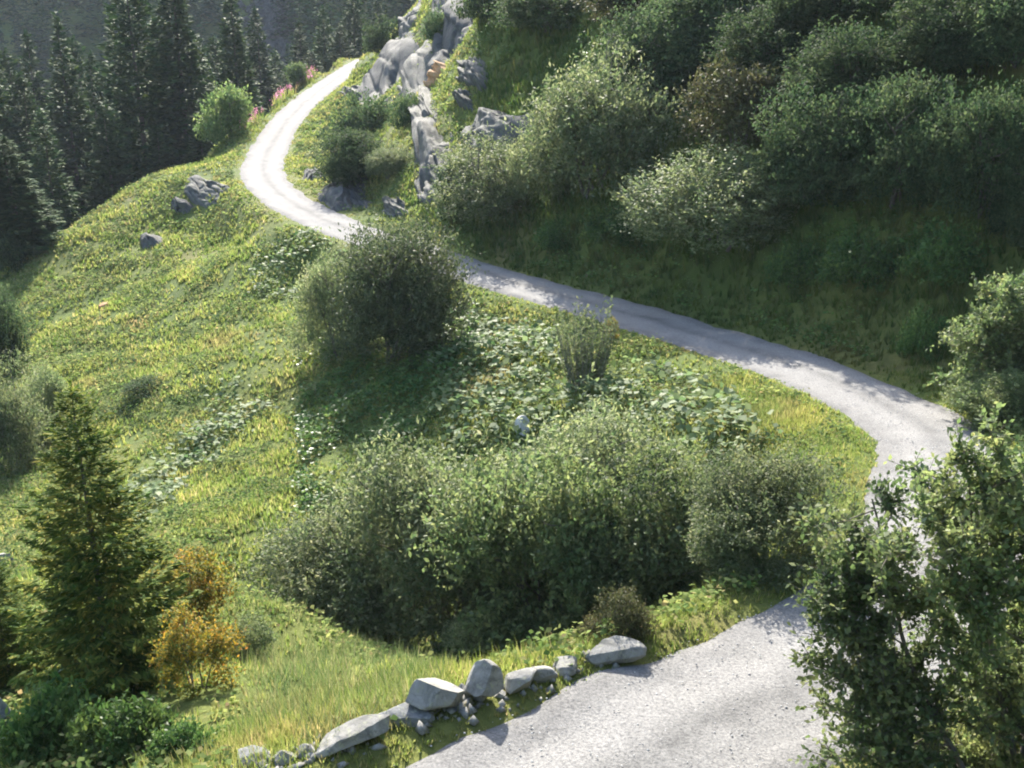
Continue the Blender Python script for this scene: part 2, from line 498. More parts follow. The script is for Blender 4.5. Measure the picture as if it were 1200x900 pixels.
ru = np.stack([np.broadcast_to((tt + 1) / 2, RX.shape), np.broadcast_to(s_i[:, None], RX.shape)], -1).reshape(-1, 2)
ii = (np.arange(len(CL) - 1)[:, None] * NA + np.arange(NA - 1)[None, :]).ravel()
rm = mesh_np('gravel_road', [(np.stack([RX, RY, RZ], -1).reshape(-1, 3), np.stack([ii, ii + NA, ii + NA + 1, ii + 1], 1)[:, ::-1])], road_mat(), smooth=True, uv=ru)
tag(link('gravel_road', rm), kind='structure')

# ------------------------------------------------------------------ materials of the things
M_WILLOW = leaf_mat('willow_leaf', [(0, (.065, .095, .038)), (.5, (.112, .14, .058)), (.85, (.15, .172, .078)), (1, (.20, .21, .12))], back=(.15, .18, .11), trans=.44, rough=.6, spec=.13)
M_BENDLEAF = leaf_mat('bend_leaf', [(0, (.036, .058, .026)), (.5, (.066, .09, .038)), (.9, (.10, .12, .055)), (1, (.15, .16, .09))], back=(.12, .14, .09), trans=.40, rough=.6, spec=.12)
M_ALDER = leaf_mat('alder_leaf', [(0, (.028, .05, .022)), (.6, (.046, .072, .031)), (1, (.07, .092, .04))], trans=.40, rough=.7, spec=.05)
M_NEAR = leaf_mat('sallow_leaf', [(0, (.06, .092, .034)), (.5, (.10, .138, .05)), (.9, (.14, .168, .064)), (1, (.18, .19, .075))], back=(.12, .15, .085), trans=.44, rough=.58, spec=.16)
M_BRIGHT = leaf_mat('birch_leaf', [(0, (.055, .09, .03)), (.6, (.08, .12, .04)), (1, (.12, .15, .055))], trans=.45)
M_CRAG2 = None
M_RUST = leaf_mat('rust_leaf', [(0, (.05, .07, .018)), (.35, (.11, .12, .025)), (.55, (.20, .15, .025)), (.88, (.28, .19, .03)), (1, (.19, .09, .02))], trans=.4, objvar=.1)
M_BROWN = leaf_mat('brown_leaf', [(0, (.04, .045, .02)), (.5, (.065, .06, .028)), (1, (.075, .09, .035))], trans=.3)
M_HERB = leaf_mat('herb_leaf', [(0, (.035, .075, .022)), (.6, (.06, .11, .03)), (1, (.10, .15, .04))], trans=.38, rough=.4)
M_SPRUCE = leaf_mat('spruce_needle', [(0, (.016, .04, .014)), (.6, (.028, .058, .019)), (1, (.055, .085, .026))], trans=.15, rough=.7, spec=.04, objvar=.2)
M_FARWOOD = leaf_mat('far_needle', [(0, (.012, .030, .012)), (.6, (.022, .05, .018)), (1, (.045, .08, .025))], trans=.12, rough=.85, spec=.02, objvar=0, patch=(.04, (.06, .12, .035), 'half', .48, .6))
M_SPRUCE2 = leaf_mat('young_needle', [(0, (.03, .055, .012)), (.5, (.06, .095, .018)), (.82, (.13, .155, .028)), (1, (.20, .18, .035))], trans=.3, rough=.7, spec=.05, objvar=.1)
M_GRASS = leaf_mat('grass_blade', [(0, (.085, .13, .03)), (.5, (.15, .19, .045)), (.85, (.21, .215, .07)), (1, (.27, .23, .11))], trans=.46, rough=.8, spec=.03, objvar=0, tone=.45,
                   patch=(.3, (.20, .15, .075), 'half', .52, .66))
M_SHADEGRASS = leaf_mat('shade_blade', [(0, (.04, .075, .016)), (.6, (.065, .10, .022)), (1, (.11, .12, .04))], trans=.38, rough=.5, objvar=0,
                   patch=(.3, (.11, .085, .035), 'half', .55, .68))  # darker copy of the meadow grass; the bank's shade is in its colour
M_HAY = leaf_mat('hay_blade', [(0, (.075, .12, .038)), (.55, (.12, .155, .055)), (1, (.21, .20, .10))], trans=.4, rough=.5, objvar=0)
M_COVER = leaf_mat('cover_leaf', [(0, (.075, .12, .034)), (.5, (.13, .175, .05)), (.85, (.18, .20, .075)), (1, (.19, .15, .07))], trans=.44, rough=.8, spec=.04, objvar=0,
                   patch=(.4, (.05, .085, .035), 'half', .48, .58))
M_BUTTER = leaf_mat('butterbur_leaf', [(0, (.07, .115, .04)), (.5, (.10, .145, .06)), (1, (.15, .18, .09))], back=(.20, .23, .16), trans=.42, rough=.6, spec=.12, objvar=0)
M_PINK = leaf_mat('fireweed_petal', [(0, (.30, .10, .18)), (1, (.42, .22, .28))], trans=.4, objvar=0)
M_BARK = bark_mat('bark', (.055, .045, .035), (.12, .105, .085))
M_PALEBARK = bark_mat('pale_bark', (.10, .09, .075), (.20, .185, .16))
M_STONE = rock_mat('pale_stone', (.075, .074, .066), (.17, .166, .152), (.26, .254, .238), (.20, .205, .15), sc=2.6)
M_QUARTZ = rock_mat('quartz_stone', (.25, .245, .23), (.40, .39, .37), (.5, .49, .46), (.38, .38, .33), sc=2.6)
M_DARKSTONE = rock_mat('slate_stone', (.075, .08, .082), (.12, .125, .125), (.19, .19, .18), (.22, .23, .18), sc=2.0)
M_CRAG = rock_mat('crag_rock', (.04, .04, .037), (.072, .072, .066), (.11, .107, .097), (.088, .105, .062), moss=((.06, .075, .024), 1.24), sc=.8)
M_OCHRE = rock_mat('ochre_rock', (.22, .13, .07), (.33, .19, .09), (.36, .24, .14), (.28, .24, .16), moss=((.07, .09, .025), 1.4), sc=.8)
M_CRAGDARK = rock_mat('shaded_rock', (.035, .035, .035), (.062, .062, .06), (.10, .098, .093), (.085, .10, .065), moss=((.05, .065, .02), 1.16), sc=.8)  # darker copy of crag_rock with shade put into its colour

# ------------------------------------------------------------------ shrubs
def shrub_meshes(name, seed, rx, h, n_lobes, n_twigs, per, L, W, mat, bark=M_BARK, tight=1.0, shoots=.05, skirt=.62, upright=.4, base=.05, squash=.85, stems=6, stem_r=.03):
    r = np.random.default_rng(seed)
    # lobes of the crown
    ang = r.uniform(0, 2 * np.pi, n_lobes) + np.arange(n_lobes) * 2.4
    rr = np.sqrt((np.arange(n_lobes) + .4) / n_lobes) * rx * .68
    lz = h * (base + (.74 - base) * (1 - (rr / rx) ** 2.2) * r.uniform(.35, 1.0, n_lobes) + .04)
    lr = rx * r.uniform(.32, .5, n_lobes) * (1.15 - .35 * rr / rx)
    LC = np.stack([rr * np.cos(ang), rr * np.sin(ang) * squash, lz], 1)
    ns_ = max(3, n_lobes // 2); a_s = np.arange(ns_) * 6.283 / ns_ + r.normal(size=ns_) * .3
    LC = np.vstack([LC, np.stack([rx * skirt * np.cos(a_s), rx * skirt * np.sin(a_s) * squash, h * r.uniform(.1, .24, ns_)], 1)]); lr = np.concatenate([lr, rx * r.uniform(.26, .36, ns_)]); rr = np.concatenate([rr, np.full(ns_, rx * .62)])
    n_st = n_lobes; n_lobes = len(LC)
    li = r.choice(n_lobes, n_twigs, p=lr ** 2 / (lr ** 2).sum())
    dr = norm(r.normal(size=(n_twigs, 3)) + [0, 0, .25])
    rad_ = lr[li] * (1 - .55 * r.random(n_twigs) ** 1.7 * tight)
    TP = LC[li] + dr * rad_[:, None] * [1, 1, .9]
    TP[:, 2] = np.abs(TP[:, 2]) * .97 + .02
    out = norm(TP - np.array([0, 0, h * .25]))
    TD = norm(out * .7 + np.array([0, 0, upright]) + r.normal(size=(n_twigs, 3)) * .45)
    tl = lr[li] * r.uniform(.35, .75, n_twigs)
    shoot = r.random(n_twigs) < shoots
    tl = np.where(shoot, tl * 1.9, tl); TD[shoot] = norm(TD[shoot] * .6 + np.array([0, 0, .7]))
    k = np.arange(per)[None, :]
    f = (k + r.random((n_twigs, per))) / per
    C = TP[:, None, :] + TD[:, None, :] * (f * tl[:, None])[..., None] + r.normal(size=(n_twigs, per, 3)) * L * .55
    C[..., 2] -= (f ** 2) * tl[:, None] * .15
    D = TD[:, None, :] * .6 + r.normal(size=C.shape) * .6
    N = out[:, None, :] * .4 + np.array([0, 0, .6]) + r.normal(size=C.shape) * .55
    C = C.reshape(-1, 3); D = D.reshape(-1, 3); N = N.reshape(-1, 3)
    keep = C[:, 2] > .03
    C, D, N = C[keep], D[keep], N[keep]
    s = r.uniform(.65, 1.3, len(C))
    crown_ = mesh_np(name + '_crown', [leaves(C, D, N, L * s, W * s)], mat)
    tubes = []
    for q in range(stems):
        tgt = LC[q % n_st]
        p0 = np.array([r.normal() * rx * .08, r.normal() * rx * .08, -.25])
        mid = p0 * .5 + tgt * .5 + np.array([0, 0, -h * .05]) + r.normal(size=3) * rx * .05
        pts = catmull(np.array([p0, mid, tgt]), 4)
        tubes.append(tube(pts, np.linspace(stem_r, stem_r * .45, len(pts))))
        for b_ in range(4):
            e = tgt + norm(r.normal(size=3) + [0, 0, .7]) * lr[q % n_st] * (r.uniform(.8, 1.15) if b_ else r.uniform(1.15, 1.5))
            st = pts[-1 - (b_ % 3)]
            pp = catmull(np.array([st, st * .5 + e * .5 + r.normal(size=3) * .05 * rx, e]), 3)
            tubes.append(tube(pp, np.linspace(stem_r * .45, stem_r * .12, len(pp)), 4))
    stem_ = mesh_np(name + '_stems', tubes, bark, smooth=True)
    return crown_, stem_, rx, h

KINDS = {}
KINDS['willow_far'] = [shrub_meshes('willow_far', 20 + i, 2.5, 3.6, 16, 1900, 13, .125, .055, M_WILLOW, stems=7, stem_r=.06) for i in range(2)]
KINDS['alder_far'] = [shrub_meshes('alder_far', 30 + i, 2.6, 3.8, 17, 1900, 13, .14, .075, M_ALDER, stems=7, stem_r=.07) for i in range(3)]
KINDS['dome_far'] = [shrub_meshes('dome_far', 40, 2.6, 3.6, 20, 2000, 13, .12, .065, M_ALDER, tight=.6, upright=.25, stems=6, stem_r=.07)]
KINDS['low_far'] = [shrub_meshes('low_far', 50 + i, 1.6, .95, 11, 420, 11, .13, .075, M_ALDER, base=.05, stems=4, stem_r=.02) for i in range(2)]
KINDS['low_green'] = [shrub_meshes('low_green', 54, 1.6, .95, 11, 420, 11, .13, .075, M_HERB, base=.05, stems=4, stem_r=.02)]
KINDS['bright_far'] = [shrub_meshes('bright_far', 60, 2.2, 3.6, 10, 600, 12, .22, .12, M_BRIGHT, stems=4, stem_r=.06)]
KINDS['brown_far'] = [shrub_meshes('brown_far', 65, 2.2, 3.0, 10, 650, 12, .17, .08, M_BROWN, stems=6, stem_r=.05)]
KINDS['bend_bush'] = [shrub_meshes('bend_bush', 70, 2.8, 4.6, 20, 2600, 13, .14, .055, M_BENDLEAF, upright=.7, skirt=.42, stems=11, stem_r=.06)]
KINDS['willow_near'] = [shrub_meshes('willow_near', 80 + i, 1.7, 3.0, 18, 3000, 14, .085, .036, M_WILLOW, upright=.55, shoots=.10, stems=9, stem_r=.035) for i in range(2)]
KINDS['sallow_near'] = [shrub_meshes('sallow_near', 90 + i, 1.6, 3.0, 17, 2700, 14, .085, .044, M_NEAR, upright=.5, shoots=.10, stems=9, stem_r=.03) for i in range(2)]
KINDS['rust'] = [shrub_meshes('rust', 100, .9, 2.3, 9, 700, 12, .075, .035, M_RUST, tight=1.3, stems=5, stem_r=.02)]
KINDS['brown_near'] = [shrub_meshes('brown_near', 104, .8, 1.0, 9, 700, 12, .06, .028, M_BROWN, stems=5, stem_r=.015)]
KINDS['herb_near'] = [shrub_meshes('herb_near', 108, .8, .8, 10, 420, 9, .11, .055, M_HERB, base=.03, upright=.7, stems=6, stem_r=.008)]
KINDS['grey_near'] = [shrub_meshes('grey_near', 112, .8, 1.0, 9, 700, 12, .06, .026, M_WILLOW, stems=5, stem_r=.012)]

_count = {}
def bush(u, v, w_px, h_px, kind, name, label, group=None, cat='bush', rot=None, dz=0.0, xyz=None):
    """a shrub standing where the pixel (u, v) meets the ground, as wide and tall as the photograph shows"""
    dep = max(.05, PITCH + math.atan((v - 450.0) / FPX))
    front = .22 * w_px * math.sin(dep)                  # the crown hangs out in front of its foot
    P = place(u, v - front) if xyz is None else np.array([xyz[0], xyz[1], H(xyz[0], xyz[1])[0]])
    depth = project(P)[2]
    n = _count.get(kind, 0); _count[kind] = n + 1
    crown_, stem_, rx, h = KINDS[kind][n % len(KINDS[kind])]
    sx = w_px * depth / FPX / (2 * rx) / .98
    sz = max(.35 * h_px, h_px - front * 1.3) * depth / FPX / math.cos(dep) / (h * .97)
    o = link(name, None, loc=(P[0], P[1], P[2] - .05 + dz), rot=(0, 0, rng.uniform(0, 6.28) if rot is None else rot), scale=(sx, sx, sz))
    tag(o, label, cat, group)
    link('crown', crown_, o); link('stems', stem_, o)
    return o
# ------------------------------------------------------------------ rocks
def rock_mesh(name, seed, sx, sy, sz, mat, sub=3, planes=11, rough=.05, smooth=False, strata=0.0):
    bm = bmesh.new()
    bmesh.ops.create_icosphere(bm, subdivisions=sub, radius=1.0)
    V = np.array([v.co[:] for v in bm.verts]); r = np.random.default_rng(seed)
    for _ in range(planes):
        n = norm(r.normal(size=3) * [1, 1, .8]); d = r.uniform(.42, .8)
        e = V @ n - d
        V -= np.where(e > 0, e, 0)[:, None] * n[None, :]
    ph = r.uniform(0, 50)
    nz = vnoise(V[:, 0] * 3 + ph, V[:, 1] * 3 + V[:, 2] * 2.1, 1.0, seed % 7) + .6 * vnoise(V[:, 2] * 6 + ph, V[:, 0] * 6 + V[:, 1] * 4, 1.0, 3)
    V *= (1 + rough * nz)[:, None]
    if strata:
        lay = (V[:, 0] * .55 + V[:, 2] * 1.0 + V[:, 1] * .3) * 3.2 + .8 * vnoise(V[:, 0] * 2, V[:, 1] * 2, 1, 2)
        V *= (1 + strata * (np.abs((lay % 1) - .5) * 2 - .5))[:, None]
    V *= np.array([sx, sy, sz])
    for v, c in zip(bm.verts, V): v.co = c
    me = bpy.data.meshes.new(name); bm.to_mesh(me); bm.free()
    me.polygons.foreach_set('use_smooth', np.full(len(me.polygons), smooth))
    me.materials.append(mat)
    return me

def rock(u, v, w, h, mat, name, label, seed, cat='rock', deep=.8, tilt=(0, 0, 0), sub=4, sink=.33, group=None, rough=.07, strata=0.0, planes=17):
    P = place(u, v)
    depth = project(P)[2]
    sx = w * depth / FPX * .60; sz = h * depth / FPX * .57
    me = rock_mesh(name, seed, sx, max(sx, sz) * deep, sz, mat, sub, planes, rough, strata=strata)
    o = link(name, me, loc=(P[0], P[1], P[2] + sz * (1 - sink * 2.2)), rot=tuple(rad(a) for a in tilt))
    return tag(o, label, cat, group)

GS = 'stones edging the near road'
rock(296, 893, 56, 30, M_DARKSTONE, 'stone', 'small grey stone at the lower left end of the row of roadside stones', 201, 'stone', group=GS, tilt=(0, 10, 20))
rock(332, 893, 34, 22, M_STONE, 'stone', 'pale little stone wedged between the grey end stone and the long flat slab', 202, 'stone', group=GS)
rock(357, 884, 24, 20, M_STONE, 'stone', 'small pale stone touching the lower tip of the long flat slab', 203, 'stone', group=GS)
rock(412, 872, 104, 32, M_STONE, 'stone', 'long flat pale slab lying in the grass beside the road', 204, 'stone', deep=.5, tilt=(8, -16, 8), group=GS, sink=.1)
rock(470, 846, 66, 34, M_DARKSTONE, 'stone', 'dark slate stone below the big pale boulder', 205, 'stone', tilt=(5, -14, 10), group=GS)
rock(496, 848, 24, 18, M_STONE, 'stone', 'small white stone in front of the dark slate stone', 206, 'stone', group=GS)
rock(514, 830, 78, 44, M_STONE, 'boulder', 'big pale blocky boulder in the middle of the roadside row', 227, 'stone', deep=.7, tilt=(4, 6, 14), group=GS, sink=.12)
rock(545, 818, 22, 26, M_STONE, 'stone', 'narrow pale stone squeezed between the big boulder and the upright block', 208, 'stone', group=GS)
rock(567, 824, 42, 52, M_STONE, 'boulder', 'upright squarish pale block, tallest of the roadside stones', 209, 'stone', deep=.8, tilt=(-8, 8, 30), group=GS, sink=.1)
rock(604, 806, 50, 28, M_STONE, 'stone', 'low rubble stone half hidden by grass right of the upright block', 210, 'stone', tilt=(0, -15, 12), group=GS)
rock(631, 797, 40, 26, M_STONE, 'stone', 'weathered stone in the weeds, between the rubble stone and the rounded white one', 211, 'stone', group=GS)
rock(660, 787, 36, 28, M_STONE, 'stone', 'small rounded white stone left of the flat topped end stone', 212, 'stone', tilt=(0, -12, 0), group=GS)
rock(719, 775, 64, 27, M_STONE, 'stone', 'flat topped grey stone standing alone at the upper right end of the row', 213, 'stone', deep=.6, tilt=(6, 2, 5), group=GS, sink=.1)
rock(585, 815, 20, 18, M_STONE, 'stone', 'fist sized pale stone at the right foot of the upright block', 214, 'stone', group=GS)
rock(4, 850, 46, 58, M_DARKSTONE, 'boulder', 'rounded grey boulder cut by the lower left edge of the photo', 215, 'boulder', sub=4)
rock(4, 660, 34, 22, M_STONE, 'boulder', 'pale rock at the left edge behind the young spruce', 216, 'boulder')
rock(612, 510, 18, 30, M_QUARTZ, 'boulder', 'small white standing rock among the big pale leaves', 217, 'boulder')
rock(123, 361, 18, 12, M_OCHRE, 'boulder', 'small buff stone high in the left meadow', 221, 'boulder')
rock(248, 170, 26, 10, M_CRAG, 'boulder', 'flat grey rock on the meadow crest below the dark spruces', 222, 'boulder')

GC = 'rock faces of the crag'
def outcrop(u, v, w, h, mat, label, seed, A=.9, cells=16, n=70, turn=.5, group=GC, name='rock_outcrop', cat='rock outcrop'):
    """bedrock breaking through the turf: jointed blocks pushed out of the slope"""
    r = np.random.default_rng(seed)
    c = place(u, v); a = place(u + w / 2, v) - place(u - w / 2, v); b_ = place(u, v - h / 2) - place(u, v + h / 2)
    sc_ = project(c)[2] / FPX; A = A * .95; w = w * 1.3; h = h * 1.08
    if np.linalg.norm(a) > 3.0 * w * sc_: a = np.array([w * sc_, 0, 0])
    if np.linalg.norm(b_) > 5.0 * h * sc_: b_ = norm(b_) * 2.2 * h * sc_
    s, t = np.meshgrid(np.linspace(-.62, .62, n), np.linspace(-.62, .62, n), indexing='ij'); s = s.ravel(); t = t.ravel()
    sw = s + .10 * vnoise(s * 5 + seed, t * 5, 1, 1) ; tw = t + .10 * vnoise(s * 5, t * 5 + seed, 1, 2)
    x = c[0] + a[0] * s + b_[0] * t; y = c[1] + a[1] * s + b_[1] * t; z = H(x, y)
    e = .35
    gx_, gy_ = (H(x + e, y) - H(x - e, y)) / (2 * e), (H(x, y + e) - H(x, y - e)) / (2 * e)
    N = norm(np.stack([-gx_, -gy_, np.full(len(x), .8)], 1))
    # jointed cells, stretched along the bedding
    q = np.stack([sw * 1.9 + tw * turn, tw * 1.0 - sw * turn * .4], 1)
    cc = r.uniform(-1.1, 1.1, (cells * 2, 2)); hh_ = r.uniform(.35, .85, cells * 2); tl_ = r.normal(size=(cells * 2, 2)) * .6
    d2 = ((q[:, None] - cc[None]) ** 2).sum(2); o_ = d2.argsort(1); k0 = o_[:, 0]
    gap = np.sqrt(d2[np.arange(len(q)), o_[:, 1]]) - np.sqrt(d2[np.arange(len(q)), k0])
    blk = hh_[k0] + ((q - cc[k0]) * tl_[k0]).sum(1) - .30 * np.exp(-(gap / .025) ** 2)
    fall = 1 - ((np.abs(sw) / .5) ** 2.4 + (np.abs(tw) / .5) ** 2.4) + .7 * vnoise(s * 3.5 + seed, t * 3.5, 1, 5) + .3 * vnoise(s * 9, t * 9 + seed, 1, 3)
    out = A * (.95 * blk * np.clip(fall, 0, 1) + .55 * np.clip(fall, -1, 1) - .38 + .10 * vnoise(s * 16, t * 16, 1, 6) + .05 * vnoise(s * 34, t * 34, 1, 4) + .3 * vnoise(s * 3 + seed, t * 3, 1, 7))
    P = np.stack([x, y, z], 1) + N * out[:, None]
    ij = (np.arange(n - 1)[:, None] * n + np.arange(n - 1)[None, :]).ravel()
    ctr = P[(n // 2) * n + n // 2].copy()
    me = mesh_np(name, [(P - ctr, np.stack([ij, ij + n, ij + n + 1, ij + 1], 1))], mat)
    return tag(link(name, me, loc=tuple(ctr)), label, cat, group)
outcrop(240, 226, 62, 34, M_CRAG, 'grey rock showing through the meadow below the upper road bend', 218, A=.7, cells=14, group=None, name='bedrock', cat='rock')
outcrop(214, 243, 30, 18, M_CRAGDARK, 'small dark rock just below left of the grey meadow rock', 219, A=.5, cells=8, group=None, name='bedrock', cat='rock')
outcrop(176, 283, 34, 18, M_CRAGDARK, 'low dark rock lying in the left part of the meadow', 220, A=.5, cells=8, group=None, name='bedrock', cat='rock')
outcrop(511, 196, 50, 96, M_CRAG, 'tall pale grey slab standing at the front corner of the crag', 301, A=1.5, cells=5, turn=.2)
outcrop(497, 140, 26, 70, M_CRAG, 'narrow pale rib running up behind the tall slab', 302, A=0.90, cells=8, turn=.6)
outcrop(588, 158, 104, 58, M_CRAG, 'broad smooth grey rock face beside the big round bush', 303, A=1.3, cells=7)
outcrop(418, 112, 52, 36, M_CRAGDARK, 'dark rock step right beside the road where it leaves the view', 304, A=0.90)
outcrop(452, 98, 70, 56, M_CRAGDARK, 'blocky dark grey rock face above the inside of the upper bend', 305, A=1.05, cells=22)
outcrop(487, 78, 40, 70, M_CRAG, 'slanting pale ledge left of the rusty patch of rock', 306, A=0.91, turn=.9)
outcrop(512, 92, 20, 22, M_OCHRE, 'rusty orange patch of bare rock on the crag', 307, A=.8, cells=8)
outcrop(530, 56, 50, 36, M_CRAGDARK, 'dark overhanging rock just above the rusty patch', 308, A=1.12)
outcrop(482, 24, 28, 46, M_CRAG, 'pale rock rib near the skyline of the crag', 309, A=0.90, turn=.9)
outcrop(522, 8, 30, 50, M_CRAG, 'uppermost pale rock rib at the top edge of the photo', 310, A=0.90, turn=.8)
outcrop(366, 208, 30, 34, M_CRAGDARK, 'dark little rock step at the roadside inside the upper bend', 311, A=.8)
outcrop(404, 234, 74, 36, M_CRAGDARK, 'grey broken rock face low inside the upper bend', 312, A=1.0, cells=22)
outcrop(463, 246, 34, 22, M_CRAG, 'small pale grey rock at the foot of the crag above the big bend bush', 313, A=.7, cells=8)
outcrop(545, 118, 26, 26, M_CRAG, 'small rock showing in the sunny grass right of the rusty patch', 314, A=.8, cells=8)
outcrop(445, 132, 60, 24, M_CRAGDARK, 'low broken ledge at the foot of the blocky dark rock face', 315, A=0.63, cells=20)
outcrop(553, 85, 40, 40, M_CRAG, 'mossy rock patch between the dark overhang and the small rock in sunny grass', 316, A=.9, cells=14)

# ------------------------------------------------------------------ conifers
def spruce_meshes(name, seed, Ht, R, step, nb, sp_len, sp_w, per_m, mat, bark=M_BARK, power=.8, droop=.32, low=.04, ragged=.25):
    r = np.random.default_rng(seed)
    Cs, Ds, Ns, Ls = [], [], [], []
    wood = [tube(np.array([[0, 0, -1.0 * Ht / 25], [0, 0, Ht * .4], [r.normal() * .01 * Ht, 0, Ht * .97]]), [Ht * .014, Ht * .009, Ht * .001], 7)]
    z = Ht * low
    while z < Ht * .985:
        t = z / Ht
        rad0 = R * (1 - t) ** power * (.55 + .45 * min(1, t / .12)) + .03 * R
        m = max(4, int(nb * (1 - .45 * t)))
        a0 = r.uniform(0, 6.28)
        for k in range(m):
            a = a0 + 6.283 * k / m + r.normal() * .22
            ln = rad0 * r.uniform(1 - 2 * ragged, 1.0 + ragged * .4)
            if ln < .05 * R: ln = .05 * R
            zb = z + r.normal() * step * .3
            q = max(3, int(ln * per_m))
            f = np.sqrt((np.arange(q) + r.random(q)) / q)          # denser towards the tip
            f = .12 + .88 * f
            prof = (.35 * t + .05) * f - droop * f + .26 * f ** 3
            rr = ln * f
            side = r.normal(size=q) * ln * .14 * (1.15 - f)+ r.normal(size=q) * sp_w * .4
            ca, sa = math.cos(a), math.sin(a)
            Cc = np.stack([ca * rr - sa * side, sa * rr + ca * side, zb + ln * prof + r.normal(size=q) * sp_w * .5], 1)
            sg = np.where(r.random(q) < .5, 1, -1) * r.uniform(.2, 1.1, q)
            Dd = np.stack([ca - sa * sg, sa + ca * sg, -.35 + .5 * t + r.normal(size=q) * .25 + .25 * (f > .85)], 1)
            Nn = np.stack([r.normal(size=q) * .5, r.normal(size=q) * .5, np.ones(q)], 1)
            Cs.append(Cc); Ds.append(Dd); Ns.append(Nn); Ls.append(sp_len * r.uniform(.7, 1.25, q) * (.55 + .45 * (1 - t)))
        z += step * (1 - .35 * t)
    q = 14
    Cs.append(np.stack([r.normal(size=q) * .01 * R, r.normal(size=q) * .01 * R, Ht * (.95 + .06 * r.random(q))], 1)); Ds.append(np.stack([r.normal(size=q) * .5, r.normal(size=q) * .5, np.ones(q)], 1))
    Ns.append(r.normal(size=(q, 3))); Ls.append(np.full(q, sp_len * .6))
    C, D, N, L = np.concatenate(Cs), np.concatenate(Ds), np.concatenate(Ns), np.concatenate(Ls)
    cm = mesh_np(name + '_boughs', [leaves(C, D, N, L, L * sp_w / sp_len, .25)], mat)
    tm = mesh_np(name + '_trunk', wood, bark, smooth=True)
    return cm, tm, Ht

SPR = [spruce_meshes('spruce_%d' % i, 400 + i, 26, 5.2 + .6 * (i % 2), .52, 13, 1.0, .40, 9.0, M_SPRUCE, power=(.8, .7, .9)[i], ragged=(.22, .3, .18)[i]) for i in range(3)]
YSP = spruce_meshes('young_spruce', 410, 4.6, 1.35, .115, 16, .19, .046, 64, M_SPRUCE2, droop=.12, power=.75, ragged=.3, low=.03)

def conifer(u, v_top, Y, label, k, group='dark spruces beyond the meadow crest', xy=None):
    p = at(u, v_top, Y)
    g = H(p[0], p[1])[0]
    s = (p[2] - g) / 26.0
    cm, tm, ht = SPR[k % 3]
    o = link('spruce_tree', None, loc=(p[0], p[1], g), rot=(0, 0, rng.uniform(0, 6.28)), scale=(.5 * s + .5, .5 * s + .5, s))
    tag(o, label, 'spruce tree', group)
    link('crown', cm, o); link('trunk', tm, o)
    return o
for i, (u, v, Y, lb) in enumerate([
    (4, 160, 66, 'spruce at the left edge reaching down in front of the meadow'),
    (22, 88, 100, 'dark spruce at the left edge, behind and above the one that overlaps the meadow'),
    (66, 18, 104, 'dark spruce with a thin free tip, first tall one from the left edge'),
    (106, 62, 118, 'shorter spruce filling the gap right of the thin tipped one'),
    (145, -60, 102, 'very tall broad spruce, left one of the two that leave the top of the photo'),
    (196, -75, 106, 'very tall dark spruce, right one of the two that leave the top of the photo'),
    (170, 30, 124, 'spruce standing behind the gap between the two tallest spruces'),
    (228, 40, 122, 'spruce just above the bright birch, right of the tallest spruces'),
    (268, -22, 116, 'tall dark spruce directly behind the bright birch'),
    (298, 10, 138, 'slim spruce right of the one behind the birch, left of the pale clearing'),
    (120, 130, 92, 'low spruce in deep shade below the tall broad spruce'),
    (232, 120, 100, 'low dark spruce left beside the bright birch'),
    (46, 130, 90, 'low dark spruce in front of the thin tipped one'),
    (322, 60, 150, 'small spruce below the pale clearing'),
    (350, 24, 148, 'pointed sunlit spruce right of the pale clearing'),
    (378, 8, 156, 'pointed spruce left of the group near the top of the road'),
    (412, -12, 162, 'spruce rising behind the end of the road'),
    (442, -8, 168, 'rightmost spruce beside the crag skyline'),
    (-30, 20, 96, 'spruce just cut off by the left edge of the photo'),
    (85, 45, 130, 'spruce standing back between the thin tipped one and the shorter one'), (128, 20, 136, 'spruce standing back, just left of the very tall broad one'),
    (212, 20, 132, 'spruce standing back, close right of the two tallest'), (250, 45, 134, 'spruce standing back, between the birch and the tallest ones'),
    (282, 40, 146, 'small spruce just left of the slim one by the clearing'), (30, 40, 128, 'spruce standing back near the left edge, left of the thin tipped one'),
    (5, 60, 120, 'tall spruce standing back, cut by the left edge'), (335, 80, 140, 'low spruce at the foot of the pointed sunlit one'), (365, 60, 140, 'low dark spruce above the small bright bushes of the crest'), (398, 30, 150, 'slim spruce left of the one behind the road end'),
    (183, 150, 96, 'low spruce at the foot of the two tallest, on the meadow crest')]):
    conifer(u, v, Y, lb, i)

P = place(133, 805)
o = link('young_spruce', None, loc=(P[0], P[1], P[2] - .05), rot=(0, 0, 1.1)); dp = project(P)[2]
s_ = (805 - 478) * dp / FPX / .86 / 4.6
o.scale = (s_ * 1.02, s_ * 1.02, s_)
tag(o, 'young yellow-green spruce standing in the lower left corner', 'spruce tree')
link('crown', YSP[0], o); link('trunk', YSP[1], o)
P = place(12, 800)
o = link('young_spruce', None, loc=(P[0], P[1], P[2] - .05), rot=(0, 0, 2.6)); s_ = 150 * project(P)[2] / FPX / .86 / 4.6
o.scale = (s_ * 1.2, s_ * 1.2, s_)
tag(o, 'small bushy spruce at the left edge beside the young yellow-green one', 'spruce tree')
link('crown', YSP[0], o); link('trunk', YSP[1], o)

